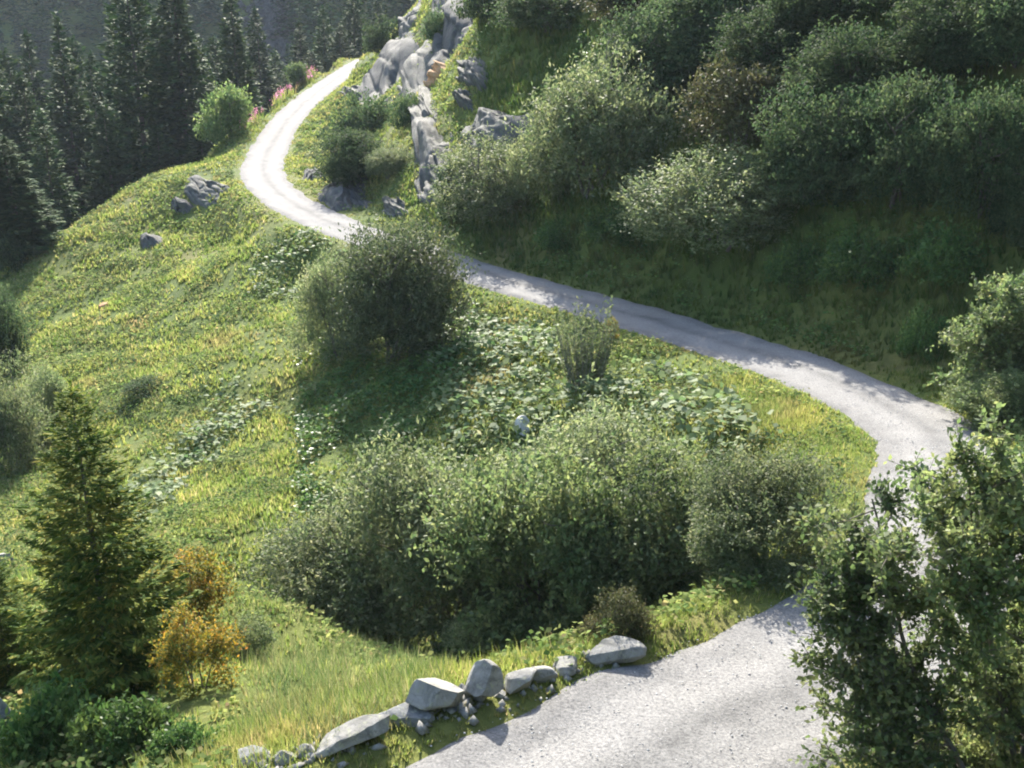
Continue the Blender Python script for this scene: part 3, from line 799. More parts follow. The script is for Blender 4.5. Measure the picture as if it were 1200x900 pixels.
# the wooded slope across the valley
def far_wood():
    r = np.random.default_rng(77)
    base = spruce_meshes('wood', 430, 22, 3.6, 1.7, 7, 1.9, .8, 2.0, None, ragged=.3)
    me = base[0]
    n = len(me.vertices); V0 = np.empty(n * 3, np.float32); me.vertices.foreach_get('co', V0); V0 = V0.reshape(-1, 3)
    bpy.data.meshes.remove(me); bpy.data.meshes.remove(base[1])
    xs = r.uniform(-190, 60, 1500); ys = r.uniform(205, 400, 1500)
    u, v, d = project(np.stack([xs, ys, H(xs, ys) + 10], 1))
    k = (u > -160) & (u < 720) & (v > -130) & ~in_poly(u, v, [(295, 22), (318, 12), (345, 40), (338, 62), (312, 58)]) & (vnoise(xs, ys, 28, 5) > -.22)
    xs, ys = xs[k][:340], ys[k][:340]; hs = H(xs, ys)
    out = []
    for x, y, h in zip(xs, ys, hs):
        a = r.uniform(0, 6.28); s = r.uniform(.55, 1.1)
        R_ = np.array([[math.cos(a), -math.sin(a), 0], [math.sin(a), math.cos(a), 0], [0, 0, 1]]) * s
        out.append(V0 @ R_.T * [1.15, 1.15, 1] + [x, y, h - .3])
    V = np.concatenate(out)
    return mesh_np('far_wood', [(V, np.arange(len(V)).reshape(-1, 4))], M_FARWOOD)
def place_far(u, v):
    d = ray(u, v); ys = np.arange(190, 700, .5); P = d[None] * (ys / d[1])[:, None]
    b_ = (CZ + P[:, 2]) < H(P[:, 0], P[:, 1]); return P[int(np.argmax(b_))]
def scree():
    r = np.random.default_rng(9)
    base = np.array([[1, 0, 0], [-1, 0, 0], [0, 1, 0], [0, -1, 0], [0, 0, 1], [0, 0, -.6]], float)
    fc = np.array([[0, 2, 4], [2, 1, 4], [1, 3, 4], [3, 0, 4], [2, 0, 5], [1, 2, 5], [3, 1, 5], [0, 3, 5]])
    c = place_far(320, 36); n = 900
    t = r.normal(size=(n, 2))
    x = c[0] + t[:, 0] * 3.2 - t[:, 1] * 1.5; y = c[1] + t[:, 1] * 7
    s = r.uniform(.4, 1.5, n)
    V = base[None] * s[:, None, None] * r.uniform(.6, 1.4, (n, 6, 3)) + np.stack([x, y, H(x, y)], 1)[:, None, :]
    return mesh_np('scree', [(V.reshape(-1, 3), (fc[None] + (np.arange(n) * 6)[:, None, None]).reshape(-1, 3))], M_CRAGDARK)
tag(link('scree', scree()), 'pale grey scree in a clearing of the far wooded slope', 'scree', kind='stuff')
tag(link('far_wood', far_wood()), 'hazy dark conifer wood covering the slope across the valley', 'wood', kind='stuff')

# ------------------------------------------------------------------ shrubs in their places
GG = 'bushes in the gully between the road legs'
bush(466, 432, 184, 186, 'bend_bush', 'willow_bush', 'large rounded bush by the middle of the road, with a long shadow below it', GG, rot=2.1)
bush(395, 425, 110, 128, 'willow_far', 'willow_bush', 'smaller pale bush joined to the left side of the large shadow casting bush', GG)
bush(398, 742, 200, 150, 'willow_near', 'willow_bush', 'pale low willow at the left end of the big thicket', GG)
bush(515, 775, 260, 240, 'willow_near', 'willow_bush', 'broad pale green willow in the left half of the big thicket', GG)
bush(632, 780, 240, 250, 'sallow_near', 'willow_bush', 'darker green bush in the front centre of the big thicket, behind the roadside stones', GG)
bush(690, 700, 250, 215, 'willow_near', 'willow_bush', 'willow at the back of the big thicket, its top below the white standing rock', GG)
bush(775, 748, 225, 205, 'sallow_near', 'willow_bush', 'leafy green bush in the right half of the big thicket', GG)
bush(890, 690, 190, 155, 'willow_near', 'willow_bush', 'rightmost bush of the big thicket, next to the inside of the near bend', GG)
bush(470, 640, 130, 90, 'willow_near', 'willow_bush', 'low willow in the shade edge behind the pale left half of the thicket', GG)
bush(722, 759, 84, 66, 'brown_near', 'juniper_bush', 'brownish dark bush tucked under the lower right of the thicket')
bush(575, 790, 120, 74, 'willow_near', 'willow_bush', 'low spreading bush at the foot of the thicket, just behind the upright block', GG)
bush(660, 772, 96, 62, 'sallow_near', 'willow_bush', 'low leafy bush at the foot of the thicket, behind the small rounded white stone', GG)
bush(800, 730, 110, 70, 'willow_near', 'willow_bush', 'low bush at the foot of the right part of the thicket, beside the grassy verge', GG)
bush(300, 775, 66, 50, 'grey_near', 'willow_bush', 'small grey-green bush in the tall grass below the left end of the thicket')
bush(236, 822, 100, 115, 'rust', 'rusty_bush', 'orange and yellow bush in front, close right of the young spruce')
bush(222, 752, 110, 120, 'rust', 'rusty_bush', 'rusty brown bush behind, the upper one right of the young spruce')
bush(18, 560, 120, 130, 'willow_far', 'willow_bush', 'grey-green bush at the left edge, nearer and lower of the two there')
bush(-8, 450, 90, 120, 'alder_far', 'green_bush', 'green bush cut by the left edge, above the grey-green one')
bush(60, 505, 60, 80, 'willow_far', 'willow_bush', 'narrow pale bush just above the tip of the young spruce')
for (u, v, w, h, lb) in [(60, 905, 120, 90, 'leafy green herb clump in the lower left corner, leftmost of three'),
                         (150, 895, 110, 70, 'leafy green herb clump below the young spruce, middle of three'),
                         (215, 905, 80, 50, 'leafy green herb clump, rightmost of three in the lower left corner')]:
    bush(u, v, w, h, 'herb_near', 'herb_clump', lb, 'green herb clumps in the lower left corner', cat='plant')

GR = 'bushes on the shaded hillside'
for (u, v, w, h, kind, lb) in [
    (700, 228, 180, 165, 'willow_far', 'big round bush at the left corner of the shaded hillside, over the rock face'),
    (770, 130, 150, 115, 'alder_far', 'bush with a sunny top, above the big round corner bush'),
    (845, 288, 200, 120, 'willow_far', 'silvery low bush alone in front of the other hillside bushes'),
    (1150, 255, 150, 172, 'dome_far', 'smooth dome shaped bush near the right edge of the hillside'),
    (960, 235, 150, 135, 'alder_far', 'dark bush behind the right shoulder of the silvery bush'),
    (1050, 240, 140, 150, 'alder_far', 'dark tall bush left beside the dome shaped bush'),
    (862, 175, 130, 110, 'brown_far', 'brown tinged bush directly above the silvery bush'),
    (1000, 135, 150, 100, 'alder_far', 'bush in the middle of the upper right hillside, above the dark tall bush'),
    (905, 95, 140, 90, 'alder_far', 'bush above the brown tinged one, right of the sunny topped bush'),
    (835, 55, 130, 90, 'alder_far', 'bush at the upper edge with lit leaves, above the sunny topped bush'),
    (1100, 95, 150, 100, 'alder_far', 'bush above the dome shaped one, upper right'),
    (1190, 75, 130, 110, 'alder_far', 'dark bush in the upper right corner of the photo'),
    (965, 35, 140, 80, 'alder_far', 'dark bush at the top edge, right of the lit one there'),
    (1065, 15, 140, 80, 'alder_far', 'dark bush at the top edge, nearest to the upper right corner bush'),
    (645, 35, 130, 60, 'alder_far', 'dark spreading bush at the top edge above the sunny grass of the crag'),
    (745, 25, 110, 70, 'brown_far', 'dull brownish bush at the top edge, between the spreading and the lit one'),
    (570, 22, 70, 42, 'low_far', 'small dark bush at the top edge on the crag shoulder'),
    (1205, 290, 90, 110, 'alder_far', 'dark bush at the right edge below the dome shaped bush'),
    (905, 10, 120, 90, 'alder_far', 'bush leaving the top edge above the upper middle of the hillside'),
    (1150, -5, 140, 90, 'alder_far', 'bush leaving the top edge near the right corner')]:
    bush(u, v + 2, w * 1.1, h * .98, kind, 'hillside_bush', lb, GR)
bush(572, 258, 150, 95, 'willow_far', 'willow_bush', 'spreading bush with a dark hollow below it, at the foot of the crag')
bush(640, 240, 90, 100, 'willow_far', 'willow_bush', 'bush squeezed between the spreading crag foot bush and the big corner bush')
bush(535, 262, 50, 50, 'low_far', 'green_bush', 'small dark bush right against the foot of the tall slab')
bush(410, 218, 96, 66, 'alder_far', 'green_bush', 'dark bush on the knoll inside the upper bend')
bush(458, 208, 66, 40, 'willow_far', 'willow_bush', 'grey-green bush right beside the dark knoll bush, left of the tall slab')
bush(425, 168, 110, 40, 'low_far', 'green_bush', 'low sunny shrub mat on top of the knoll inside the upper bend')
bush(480, 150, 60, 30, 'low_far', 'green_bush', 'low sunny shrub mat under the dark rock faces of the crag')
bush(452, 62, 60, 26, 'low_far', 'green_bush', 'low juniper mat on the crag skyline above the end of the road')
bush(515, 48, 50, 26, 'low_far', 'green_bush', 'low bright shrub between the two skyline rock ribs')
GH = 'low green shrubs on the shaded bank'
for (u, v, w, h, lb) in [(930, 335, 80, 44, 'bright green low shrub on the bank below the silvery bush'),
                         (1010, 340, 110, 60, 'low shrub on the bank right of the bright green one'),
                         (1080, 420, 60, 50, 'low shrub on the bank near the outer bend, beside the sallow tree'),
                         (1100, 330, 110, 60, 'low shrub on the bank under the dome shaped bush'),
                         (720, 285, 90, 40, 'low shrub on the bank below the big round corner bush'),
                         (650, 290, 60, 30, 'low shrub on the bank near the dark hollow')]:
    bush(u, v, w, h * .8, 'low_green', 'low_shrub', lb, GH, cat='shrub')

bush(266, 166, 68, 70, 'bright_far', 'birch_tree', 'bright green young birch in front of the dark spruces', cat='tree')
bush(388, 78, 34, 24, 'bright_far', 'birch_bush', 'small bright bush beside the far end of the road')
bush(352, 98, 30, 26, 'bright_far', 'birch_bush', 'small bright bush on the crest, lower of two above the pink flowers')
bush(216, 186, 22, 18, 'low_far', 'green_bush', 'small bush on the meadow crest left of the flat grey rock')
bush(20, 318, 60, 36, 'low_far', 'green_bush', 'low pale bush at the left end of the meadow crest')
bush(175, 462, 64, 15, 'low_far', 'green_bush', 'small dark bush in the middle of the lower meadow')

# upright many-stemmed willow
def upright_shrub(name, seed, h, n_st, spread, L, W, mat, mat2):
    r = np.random.default_rng(seed); tubes = []; C, D, N = [], [], []
    for i in range(n_st):
        a = r.uniform(0, 6.28); b0 = np.array([math.cos(a), math.sin(a), 0]) * spread * .35 * math.sqrt(r.random())
        hh = h * r.uniform(.6, 1.0)
        tip = b0 * 1.2 + np.array([math.cos(a), math.sin(a), 0]) * spread * r.uniform(.2, .75) * .6 + [0, 0, hh]
        pts = catmull(np.array([b0 - [0, 0, .1], b0 * .6 + tip * .4 - [0, 0, .02 * h], tip]), 5)
        tubes.append(tube(pts, np.linspace(.018, .004, len(pts)), 4))
        q = 75
        f = r.uniform(.2, 1.02, q)
        base_ = np.stack([np.interp(f, np.linspace(0, 1, len(pts)), pts[:, k]) for k in range(3)], 1)
        dd = norm(np.stack([r.normal(size=q), r.normal(size=q), r.uniform(.6, 1.8, q)], 1))
        C.append(base_ + dd * r.uniform(.04, .16, q)[:, None]); D.append(dd); N.append(r.normal(size=(q, 3)))
    C, D, N = map(np.concatenate, (C, D, N)); s = r.uniform(.7, 1.3, len(C))
    return mesh_np(name + '_leaves', [leaves(C, D, N, L * s, W * s)], mat), mesh_np(name + '_stems', tubes, mat2, smooth=True)
US = upright_shrub('upright_willow', 500, 2.6, 60, 1.35, .12, .042, M_WILLOW, M_PALEBARK)
P = place(686, 455)
o = tag(link('upright_willow', None, loc=(P[0], P[1], P[2])), 'narrow upright bush of many straight stems, against the road', 'bush', GG)
link('crown', US[0], o); link('stems', US[1], o)
P = place(715, 440)
bush(716, 400, 20, 34, 'rust', 'rusty_bush', 'small reddish bush right behind the narrow upright bush')

# ------------------------------------------------------------------ the leafy trees near the camera
def branch_tree(name, seed, stems, tips, label, leaf=.075, wid=.046, per_tip=150, r0=.035, mat=M_NEAR, bark=M_BARK, cloud=.3):
    r = np.random.default_rng(seed)
    base = np.array(stems[0][0], float)
    tubes = []; C, D, N = [], [], []; allp = []
    for st in stems:
        pts = catmull(np.array(st, float), 5) - base
        tubes.append(tube(pts, np.linspace(r0, r0 * .25, len(pts)), 7)); allp.append(pts)
    allp = np.concatenate(allp)
    for tip in tips:
        tp = np.array(tip, float) - base
        below = allp[allp[:, 2] < tp[2] - .05]
        if len(below) == 0: below = allp
        dist = np.linalg.norm(below - tp, axis=1)
        j = np.argsort(dist)[min(len(dist) - 1, 2)]
        s0 = below[j]
        midp = s0 * .5 + tp * .5 + r.normal(size=3) * .06 + np.array([0, 0, -.03])
        pts = catmull(np.array([s0, midp, tp]), 5)
        tubes.append(tube(pts, np.linspace(r0 * .32, .004, len(pts)), 4))
        ln = np.linalg.norm(tp - s0)
        nt_ = max(6, per_tip // 11)
        for _ in range(nt_):
            f = r.uniform(.35, 1.0)
            b0 = np.array([np.interp(f, np.linspace(0, 1, len(pts)), pts[:, k]) for k in range(3)])
            td = norm(norm(tp - s0) * .6 + r.normal(size=3) * .75 + [0, 0, .3])
            tl = r.uniform(.5, 1.1) * cloud
            e = b0 + td * tl
            tubes.append(tube(np.array([b0, (b0 + e) / 2, e]), [.005, .0035, .002], 3))
            q = 11
            g = (np.arange(q) + r.random(q)) / q
            dd = norm(td[None, :] * .6 + r.normal(size=(q, 3)) * .7)
            C.append(b0 + td * (g * tl)[:, None] + dd * leaf * .6); D.append(dd)
            N.append(np.array([0, 0, .8]) + r.normal(size=(q, 3)) * .6)
    C, D, N = map(np.concatenate, (C, D, N)); s = r.uniform(.6, 1.25, len(C))
    o = link(name, None, loc=tuple(base))
    tag(o, label, 'tree')
    link('crown', mesh_np(name + '_crown', [leaves(C, D, N, leaf * s, wid * s, .1)], mat), o)
    link('trunk', mesh_np(name + '_trunk', tubes, bark, smooth=True), o)
    return o

def gpt(x, y, dz=-.1): return (x, y, H(x, y)[0] + dz)
A = lambda u, v, Y: tuple(at(u, v, Y))
b1 = gpt(*at(1152, 925, 9.0)[:2])
stem1 = [b1, A(1120, 884, 9.2), A(1090, 833, 9.4), A(1060, 756, 9.7), A(1047, 690, 10.0), A(1031, 620, 10.3), A(1022, 585, 10.4)]
r_ = np.random.default_rng(18)
tips1 = [A(r_.uniform(945, 1085), r_.uniform(610, 900), r_.uniform(9.0, 10.2)) for _ in range(26)] + [A(*q) for q in [(948, 700, 9.7), (940, 742, 9.6), (962, 782, 9.4), (982, 655, 10.1), (1000, 612, 10.3), (1036, 585, 10.6), (960, 660, 10.0), (985, 715, 9.7), (1010, 680, 10.0),
        (1000, 760, 9.5), (975, 830, 9.2), (1010, 820, 9.3), (1040, 800, 9.3), (1055, 855, 9.0), (1000, 870, 9.0), (960, 885, 8.9), (1030, 893, 8.8), (1075, 890, 8.8), (945, 770, 9.5), (1015, 640, 10.2),
        (1020, 720, 9.8), (965, 735, 9.7), (985, 790, 9.4), (1095, 760, 9.7), (1085, 700, 9.9), (1100, 800, 9.5)]]
branch_tree('sallow_tree', 601, [stem1], tips1, 'slender leaning young tree with a thin dark stem in front of the near road', per_tip=330, leaf=.074, wid=.046, cloud=.36)
b2 = gpt(5.3, 9.5)
stem2 = [[b2, A(1170, 800, 9.6), A(1150, 690, 9.8), A(1135, 580, 10.0)], [b2, A(1215, 790, 9.7), A(1210, 650, 9.9), A(1190, 540, 10.1)]]
r_ = np.random.default_rng(8); tips2 = []
while len(tips2) < 135:
    u, v = r_.uniform(1068, 1290), r_.uniform(495, 940)
    if v < 540 and u < 1150 - (v - 490): continue
    if u < 1080 and 665 < v < 770: continue
    tips2.append(A(u, v, r_.uniform(9.0, 10.9)))
branch_tree('sallow_tree', 602, stem2, tips2, 'dense leafy bush-like tree filling the lower right corner', per_tip=360, leaf=.072, wid=.043)
b3 = gpt(12.9, 27.0)
depth3 = project(b3)[2]
stem3 = [[b3, (12.8, 27, b3[2] + 1.3), (12.6, 27, b3[2] + 2.6)], [b3, (13.4, 27.3, b3[2] + 1.4), (13.9, 27.4, b3[2] + 2.9)]]
tips3 = []
while len(tips3) < 75:
    u, v = r_.uniform(1098, 1260), r_.uniform(318, 480)
    if v < 400 and u < 1098 + (400 - v) * .75: continue
    tips3.append(A(u, v, r_.uniform(25.6, 28.2)))
branch_tree('sallow_tree', 603, stem3, tips3, 'leafy tree at the right edge, on the far side of the near bend', per_tip=300, leaf=.115, wid=.07, r0=.06, cloud=.5)
bush(1175, 505, 120, 70, 'sallow_near', 'green_bush', 'low bush at the right edge under the leafy tree by the bend')

# ------------------------------------------------------------------ ground cover
def spots(n, x0, x1, y0, y1, seed):
    r = np.random.default_rng(seed)
    x = r.uniform(x0, x1, n); y = r.uniform(y0, y1, n)
    return r, x, y

def frame_keep(x, y, margin=240):
    z = H(x, y)
    u, v, d = project(np.stack([x, y, z], 1))
    out_ = np.maximum(np.maximum(-u, u - 1200), 0)
    thin = np.random.default_rng(len(x)).random(len(x)) < 1 - .6 * sstep(50, 130, out_)
    return z, u, v, d, (u > -margin) & (u < 1200 + margin) & (v > -70) & (v < 1040) & thin

def blades(x, y, z, h, w, nb, r, lean=.35):
    n = len(x)
    X = np.repeat(x, nb); Y = np.repeat(y, nb); Z = np.repeat(z, nb); Hh = np.repeat(h, nb) * r.uniform(.55, 1.15, n * nb); Wd = np.repeat(w, nb)
    a = r.uniform(0, 6.283, n * nb); sp = np.repeat(h, nb) * .22
    bx = X + np.cos(a) * sp * r.random(n * nb); by = Y + np.sin(a) * sp * r.random(n * nb)
    a2 = a + r.normal(size=n * nb) * .8; ln = Hh * lean * r.uniform(.3, 1.6, n * nb)
    tx = bx + np.cos(a2) * ln; ty = by + np.sin(a2) * ln
    px = -np.sin(a2 + r.normal(size=n * nb) * .6) * Wd; py = np.cos(a2) * Wd
    V = np.stack([np.stack([bx - px, by - py, Z - .04], 1), np.stack([bx + px, by + py, Z - .04], 1), np.stack([tx, ty, Z + Hh], 1)], 1).reshape(-1, 3)
    return V, np.arange(len(V)).reshape(-1, 3)

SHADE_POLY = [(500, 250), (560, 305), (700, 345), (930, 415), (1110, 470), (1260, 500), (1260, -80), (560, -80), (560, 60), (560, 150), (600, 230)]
def off_road(x, y, pad):
    d, rz, side, idx = road_dist(x, y)
    return d > WID[idx] * .5 + pad

# meadow grass and the grass of the gully
r, x, y = spots(800000, -62, 20, 7.5, 150, 1)
z, u, v, d, k = frame_keep(x, y)
dens = np.clip(1.27 * (22.0 / d) ** .9, .12, 1.0)
k &= (r.random(len(x)) < dens) & ~in_poly(u, v, SHADE_POLY) & off_road(x, y, .02)
clump = vnoise(x, y, 1.1, 4) + .6 * vnoise(x, y, 3.1, 5)
k &= r.random(len(x)) < .55 + .9 * clump
x, y, z, d, clump = x[k], y[k], z[k], d[k], clump[k]
hh = (.09 + .10 * np.clip(clump + .4, 0, 1)) * r.uniform(.7, 1.3, len(x)) * (1 + d / 110)
dr_, _, _, ix_ = road_dist(x, y)
hh *= .42 + .58 * sstep(.1, 1.6, dr_ - WID[ix_] * .5)
tag(link('meadow_grass', mesh_np('meadow_grass', [blades(x, y, z, hh, .011 + .0007 * d, 4, r, .45)], M_GRASS)), 'sunny yellow-green grass covering the meadow slope', 'grass', kind='stuff')
print('meadow tufts', len(x))

# short thick grass of the road verges near the camera
r, x, y = spots(140000, -9, 14, 8, 30, 12)
z, u, v, d, k = frame_keep(x, y)
dr_, _, sd_, ix_ = road_dist(x, y)
e_ = dr_ - WID[ix_] * .5
k &= (e_ > -.4) & (e_ < 2.6) & (r.random(len(x)) < .55 + .9 * vnoise(x, y, .8, 21) + .3 * (d < 16)) & (r.random(len(x)) < sstep(-.3, .35, e_ + .7 * vnoise(x, y, .6, 22)))
x, y, z, d, e_ = x[k], y[k], z[k], d[k], e_[k]
hh = (.06 + .13 * sstep(0, 1.2, e_)) * r.uniform(.6, 1.5, len(x))
tag(link('verge_grass', mesh_np('verge_grass', [blades(x, y, z, hh, np.full(len(x), .009), 4, r, .6)], M_GRASS)), 'short green grass along both edges of the near road', 'grass', kind='stuff')
print('verge tufts', len(x))

# grass of the shaded bank and hill
r, x, y = spots(260000, -14, 40, 22, 100, 2)
z, u, v, d, k = frame_keep(x, y)
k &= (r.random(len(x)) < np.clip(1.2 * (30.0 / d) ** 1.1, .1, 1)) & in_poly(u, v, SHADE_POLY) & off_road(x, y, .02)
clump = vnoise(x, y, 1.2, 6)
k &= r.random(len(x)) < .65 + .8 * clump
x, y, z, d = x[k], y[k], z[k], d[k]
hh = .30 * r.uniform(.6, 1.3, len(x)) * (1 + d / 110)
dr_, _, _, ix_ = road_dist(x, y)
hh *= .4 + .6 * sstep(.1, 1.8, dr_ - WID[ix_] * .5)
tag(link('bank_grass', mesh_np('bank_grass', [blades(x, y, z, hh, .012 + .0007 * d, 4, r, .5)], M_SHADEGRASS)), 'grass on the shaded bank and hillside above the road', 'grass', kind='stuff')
print('bank tufts', len(x))

# tall pale grass by the stones
HAY_POLY = [(270, 790), (250, 720), (330, 700), (500, 745), (510, 800), (430, 850), (300, 880)]
r, x, y = spots(60000, -9, 1, 9, 20, 3)
z, u, v, d, k = frame_keep(x, y)
k &= in_poly(u + 60 * vnoise(x, y, .8, 3), v + 60 * vnoise(x, y, .8, 4), HAY_POLY) & off_road(x, y, .6) & (r.random(len(x)) < .16 + .6 * vnoise(x, y, .7, 9))
x, y, z, d = x[k], y[k], z[k], d[k]
tag(link('tall_grass', mesh_np('tall_grass', [blades(x, y, z, r.uniform(.12, .42, len(x)), np.full(len(x), .008), 3, r, .6)], M_HAY)), 'tall seeding grass below the thicket, left of the roadside stones', 'grass', kind='stuff')

# low leafy cover: mounds of small leaves over the meadow and the gully
def leaf_cover(name, n, box, polys, size, hmax, mat, seed, label, cat, thr=-.05, pad=.5, invert=False, nz=1.6, flat=.7, cl=6):
    r, x, y = spots(n, *box, seed)
    z, u, v, d, k = frame_keep(x, y)
    if polys is not None:
        inn = np.zeros(len(x), bool)
        for p in polys: inn |= in_poly(u, v, p)
        k &= ~inn if invert else inn
    m = vnoise(x, y, nz, seed) + .5 * vnoise(x, y, nz * .4, seed + 1)
    k &= off_road(x, y, pad) & (m > thr)
    k &= r.random(len(x)) < np.clip(30 / d, .25, 1)
    x, y, z, m, d = x[k], y[k], z[k], m[k], d[k]
    mound = np.clip((m - thr) * 2.2, 0, 1)
    X = np.repeat(x, cl) + r.normal(size=len(x) * cl) * size * 1.1
    Y = np.repeat(y, cl) + r.normal(size=len(x) * cl) * size * 1.1
    Z = np.repeat(z, cl) + np.repeat(.05 + hmax * mound, cl) * r.uniform(.35, 1.0, len(X))
    S = np.repeat(np.maximum(size, size * .55 + d * .0014), cl) * r.uniform(.6, 1.3, len(X))
    C = np.stack([X, Y, Z], 1)
    D = np.stack([r.normal(size=len(X)), r.normal(size=len(X)), r.normal(size=len(X)) * .35], 1)
    N = np.stack([r.normal(size=len(X)) * .5, r.normal(size=len(X)) * .5, np.full(len(X), flat)], 1)
    print(name, len(X))
    tag(link(name, mesh_np(name, [leaves(C, D, N, S, S * .72, .12)], mat)), label, cat, kind='stuff')

BUTTER = [[(505, 420), (560, 372), (650, 395), (660, 450), (740, 440), (800, 480), (770, 545), (640, 540), (560, 540), (500, 540), (520, 500)],
          [(190, 590), (150, 640), (120, 600), (240, 500), (270, 445), (330, 450), (300, 510)],
          [(300, 300), (360, 270), (420, 300), (370, 360), (300, 350)], [(760, 430), (850, 470), (900, 540), (800, 540), (740, 500)]]
leaf_cover('meadow_herbs', 190000, (-50, 18, 9, 110), [SHADE_POLY], .10, .30, M_COVER, 31, 'low leafy herbs and bilberry mounds between the meadow grass', 'ground cover', thr=-.12, invert=True)
leaf_cover('bank_herbs', 40000, (-6, 34, 22, 75), [SHADE_POLY], .12, .45, M_HERB, 33, 'low leafy herbs on the shaded bank', 'ground cover', thr=-.02, nz=2.4)
leaf_cover('butterbur_leaves', 30000, (-22, 10, 18, 60), BUTTER, .24, .55, M_BUTTER, 35, 'big pale round leaves crowding the slope below the middle of the road', 'ground cover', thr=-.28, nz=1.3, flat=1.0, cl=3)
SHADOWH = [[(350, 400), (560, 360), (560, 440), (500, 500), (430, 600), (350, 610)]]  # outline of the large bush's shadow, painted in with dark leaves
leaf_cover('shadow_herbs', 14000, (-14, 2, 22, 48), SHADOWH, .15, .5, M_HERB, 37, 'dark green leaves laid out as the shadow of the large bush, deepening it', 'ground cover', thr=-.2, nz=1.5)

# fireweed along the upper road
r, x, y = spots(9000, -34, -10, 60, 145, 41)
z, u, v, d, k = frame_keep(x, y)
k &= in_poly(u, v, [(275, 150), (285, 138), (320, 112), (365, 80), (372, 92), (330, 122), (300, 146), (282, 160)]) & off_road(x, y, .4)
x, y, z = x[k][:420], y[k][:420], z[k][:420]
n = len(x); q = 9
hgt = r.uniform(.7, 1.3, n)
X = np.repeat(x, q) + r.normal(size=n * q) * .06; Y = np.repeat(y, q) + r.normal(size=n * q) * .06
Z = np.repeat(z, q) + np.repeat(hgt, q) * r.uniform(.5, 1.0, n * q)
C = np.stack([X, Y, Z], 1)
fm = mesh_np('fireweed', [leaves(C, r.normal(size=C.shape), r.normal(size=C.shape), .13, .10)], M_PINK)
tag(link('fireweed', fm), 'pink flowering fireweed along the outer edge of the upper road', 'flowers', kind='stuff')
lm = mesh_np('fireweed_stalks', [blades(x, y, z, hgt * .9, np.full(n, .05), 4, r, .2)], M_GRASS)
link('stalks', lm, bpy.data.objects['fireweed'])

# rubble between the roadside stones
def rubble():
    r = np.random.default_rng(52); n = 260
    line = np.array([place(u_, v_)[:2] for u_, v_ in [(270, 900), (360, 884), (420, 872), (480, 850), (520, 832), (570, 822), (610, 806), (660, 788), (735, 776)]])
    f = r.uniform(0, len(line) - 1, n); i = f.astype(int); fr = (f - i)[:, None]
    p = line[i] * (1 - fr) + line[i + 1] * fr + r.normal(size=(n, 2)) * .16
    s = .03 + .07 * r.random(n) ** 2
    base = np.array([[1, 0, 0], [-1, 0, 0], [0, 1, 0], [0, -1, 0], [0, 0, 1], [0, 0, -.6]], float)
    fc = np.array([[0, 2, 4], [2, 1, 4], [1, 3, 4], [3, 0, 4], [2, 0, 5], [1, 2, 5], [3, 1, 5], [0, 3, 5]])
    V = base[None] * s[:, None, None] * r.uniform(.5, 1.5, (n, 6, 3)) + r.normal(size=(n, 6, 3)) * s[:, None, None] * .2 + np.stack([p[:, 0], p[:, 1], H(p[:, 0], p[:, 1]) + .01], 1)[:, None]
    return mesh_np('rubble', [(V.reshape(-1, 3), (fc[None] + (np.arange(n) * 6)[:, None, None]).reshape(-1, 3))], M_STONE)
tag(link('rubble', rubble()), 'broken rubble filling the gaps of the roadside stone row', 'rubble', kind='stuff')

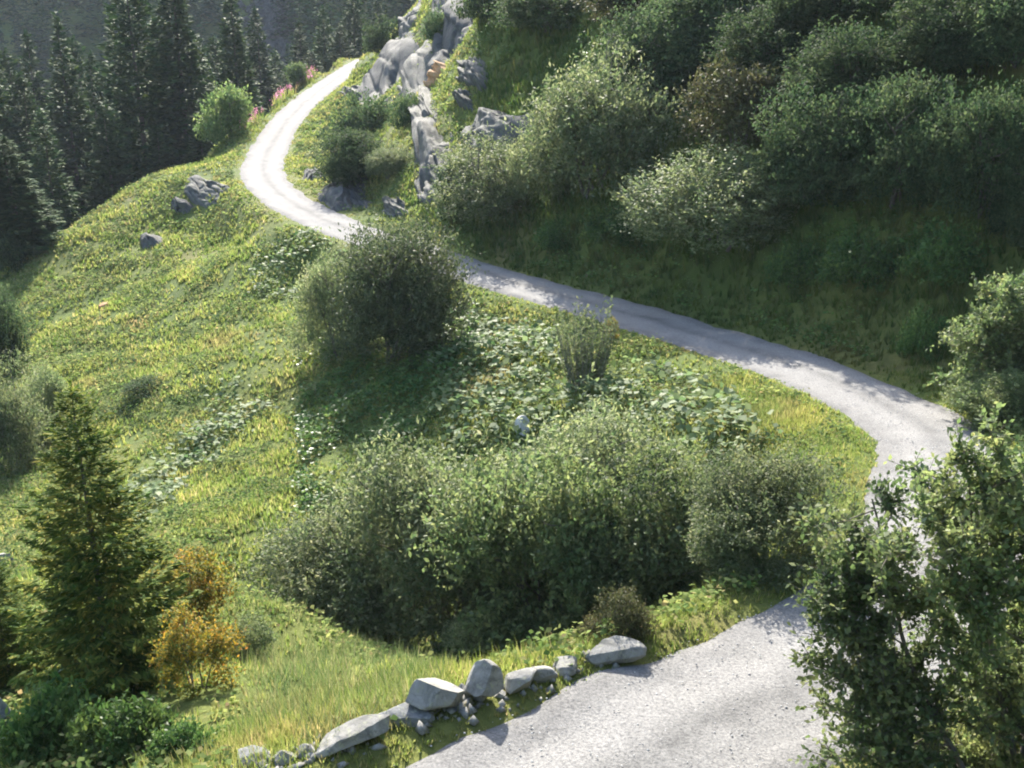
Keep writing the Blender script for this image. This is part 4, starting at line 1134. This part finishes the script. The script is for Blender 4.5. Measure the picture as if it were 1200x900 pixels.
# loose stones on the gravel
def pebble_mesh():
    r = np.random.default_rng(51)
    n = 9000
    i = np.clip((r.random(n) ** 1.0 * 190).astype(int) + 20, 0, len(CL) - 1)
    t = np.clip(r.normal(size=n) * .6 + np.where(r.random(n) < .5, -.75, .55) * (r.random(n) < .6), -1.3, 1.3)
    x = CL[i, 0] + RN[i, 0] * t * WID[i] * .5 + r.uniform(-.1, .1, n); y = CL[i, 1] + RN[i, 1] * t * WID[i] * .5 + r.uniform(-.1, .1, n)
    z = CL[i, 2] + .03 - .03 * t ** 2
    s = .006 + .014 * r.random(n) ** 3
    base = np.array([[1, 0, 0], [-1, 0, 0], [0, 1, 0], [0, -1, 0], [0, 0, 1], [0, 0, -.6]], float)
    fc = np.array([[0, 2, 4], [2, 1, 4], [1, 3, 4], [3, 0, 4], [2, 0, 5], [1, 2, 5], [3, 1, 5], [0, 3, 5]])
    V = base[None] * (s[:, None, None] * r.uniform(.6, 1.4, (n, 6, 1)))
    a = r.uniform(0, 6.28, n); ca, sa = np.cos(a)[:, None], np.sin(a)[:, None]
    V = np.stack([V[..., 0] * ca - V[..., 1] * sa + x[:, None], V[..., 0] * sa + V[..., 1] * ca + y[:, None], V[..., 2] * .8 + z[:, None]], -1)
    Fc = (fc[None] + (np.arange(n) * 6)[:, None, None]).reshape(-1, 3)
    return mesh_np('loose_gravel', [(V.reshape(-1, 3), Fc)], M_PEB)
M_PEB, nt, b = new_mat('pebble')
g = nt.nodes.new('ShaderNodeNewGeometry')
nt.links.new(ramp(nt, g.outputs['Random Per Island'], [(0, (.20, .20, .21)), (.5, (.34, .335, .32)), (1, (.46, .45, .43))]), b.inputs['Base Color'])
b.inputs['Roughness'].default_value = .85
tag(link('loose_gravel', pebble_mesh()), 'loose grey stones scattered over the near gravel road', 'gravel', kind='stuff')

# ------------------------------------------------------------------ the air
def haze():
    z0, z1 = float(GZ.min()) - 1.5, max(float(GZ.max()), CZ) + 28
    bm = bmesh.new(); bmesh.ops.create_cube(bm, size=1)
    for v in bm.verts:
        v.co = Vector((v.co.x * 1900, 0, 0)) + Vector((0, (v.co.y + .5) * 1300 - 320, z0 + (v.co.z + .5) * (z1 - z0)))
    me = bpy.data.meshes.new('haze'); bm.to_mesh(me); bm.free()
    m = bpy.data.materials.new('haze'); m.use_nodes = True
    nt = m.node_tree; nt.nodes.remove(nt.nodes['Principled BSDF'])
    pv = nt.nodes.new('ShaderNodeVolumePrincipled')
    pv.inputs['Color'].default_value = (.78, .88, 1.0, 1)
    pv.inputs['Density'].default_value = .00015
    pv.inputs['Anisotropy'].default_value = 0.0
    nt.links.new(pv.outputs[0], nt.nodes['Material Output'].inputs['Volume'])
    me.materials.append(m)
    tag(link('haze', me), 'thin blue haze in the valley air', 'haze', kind='stuff')
haze()
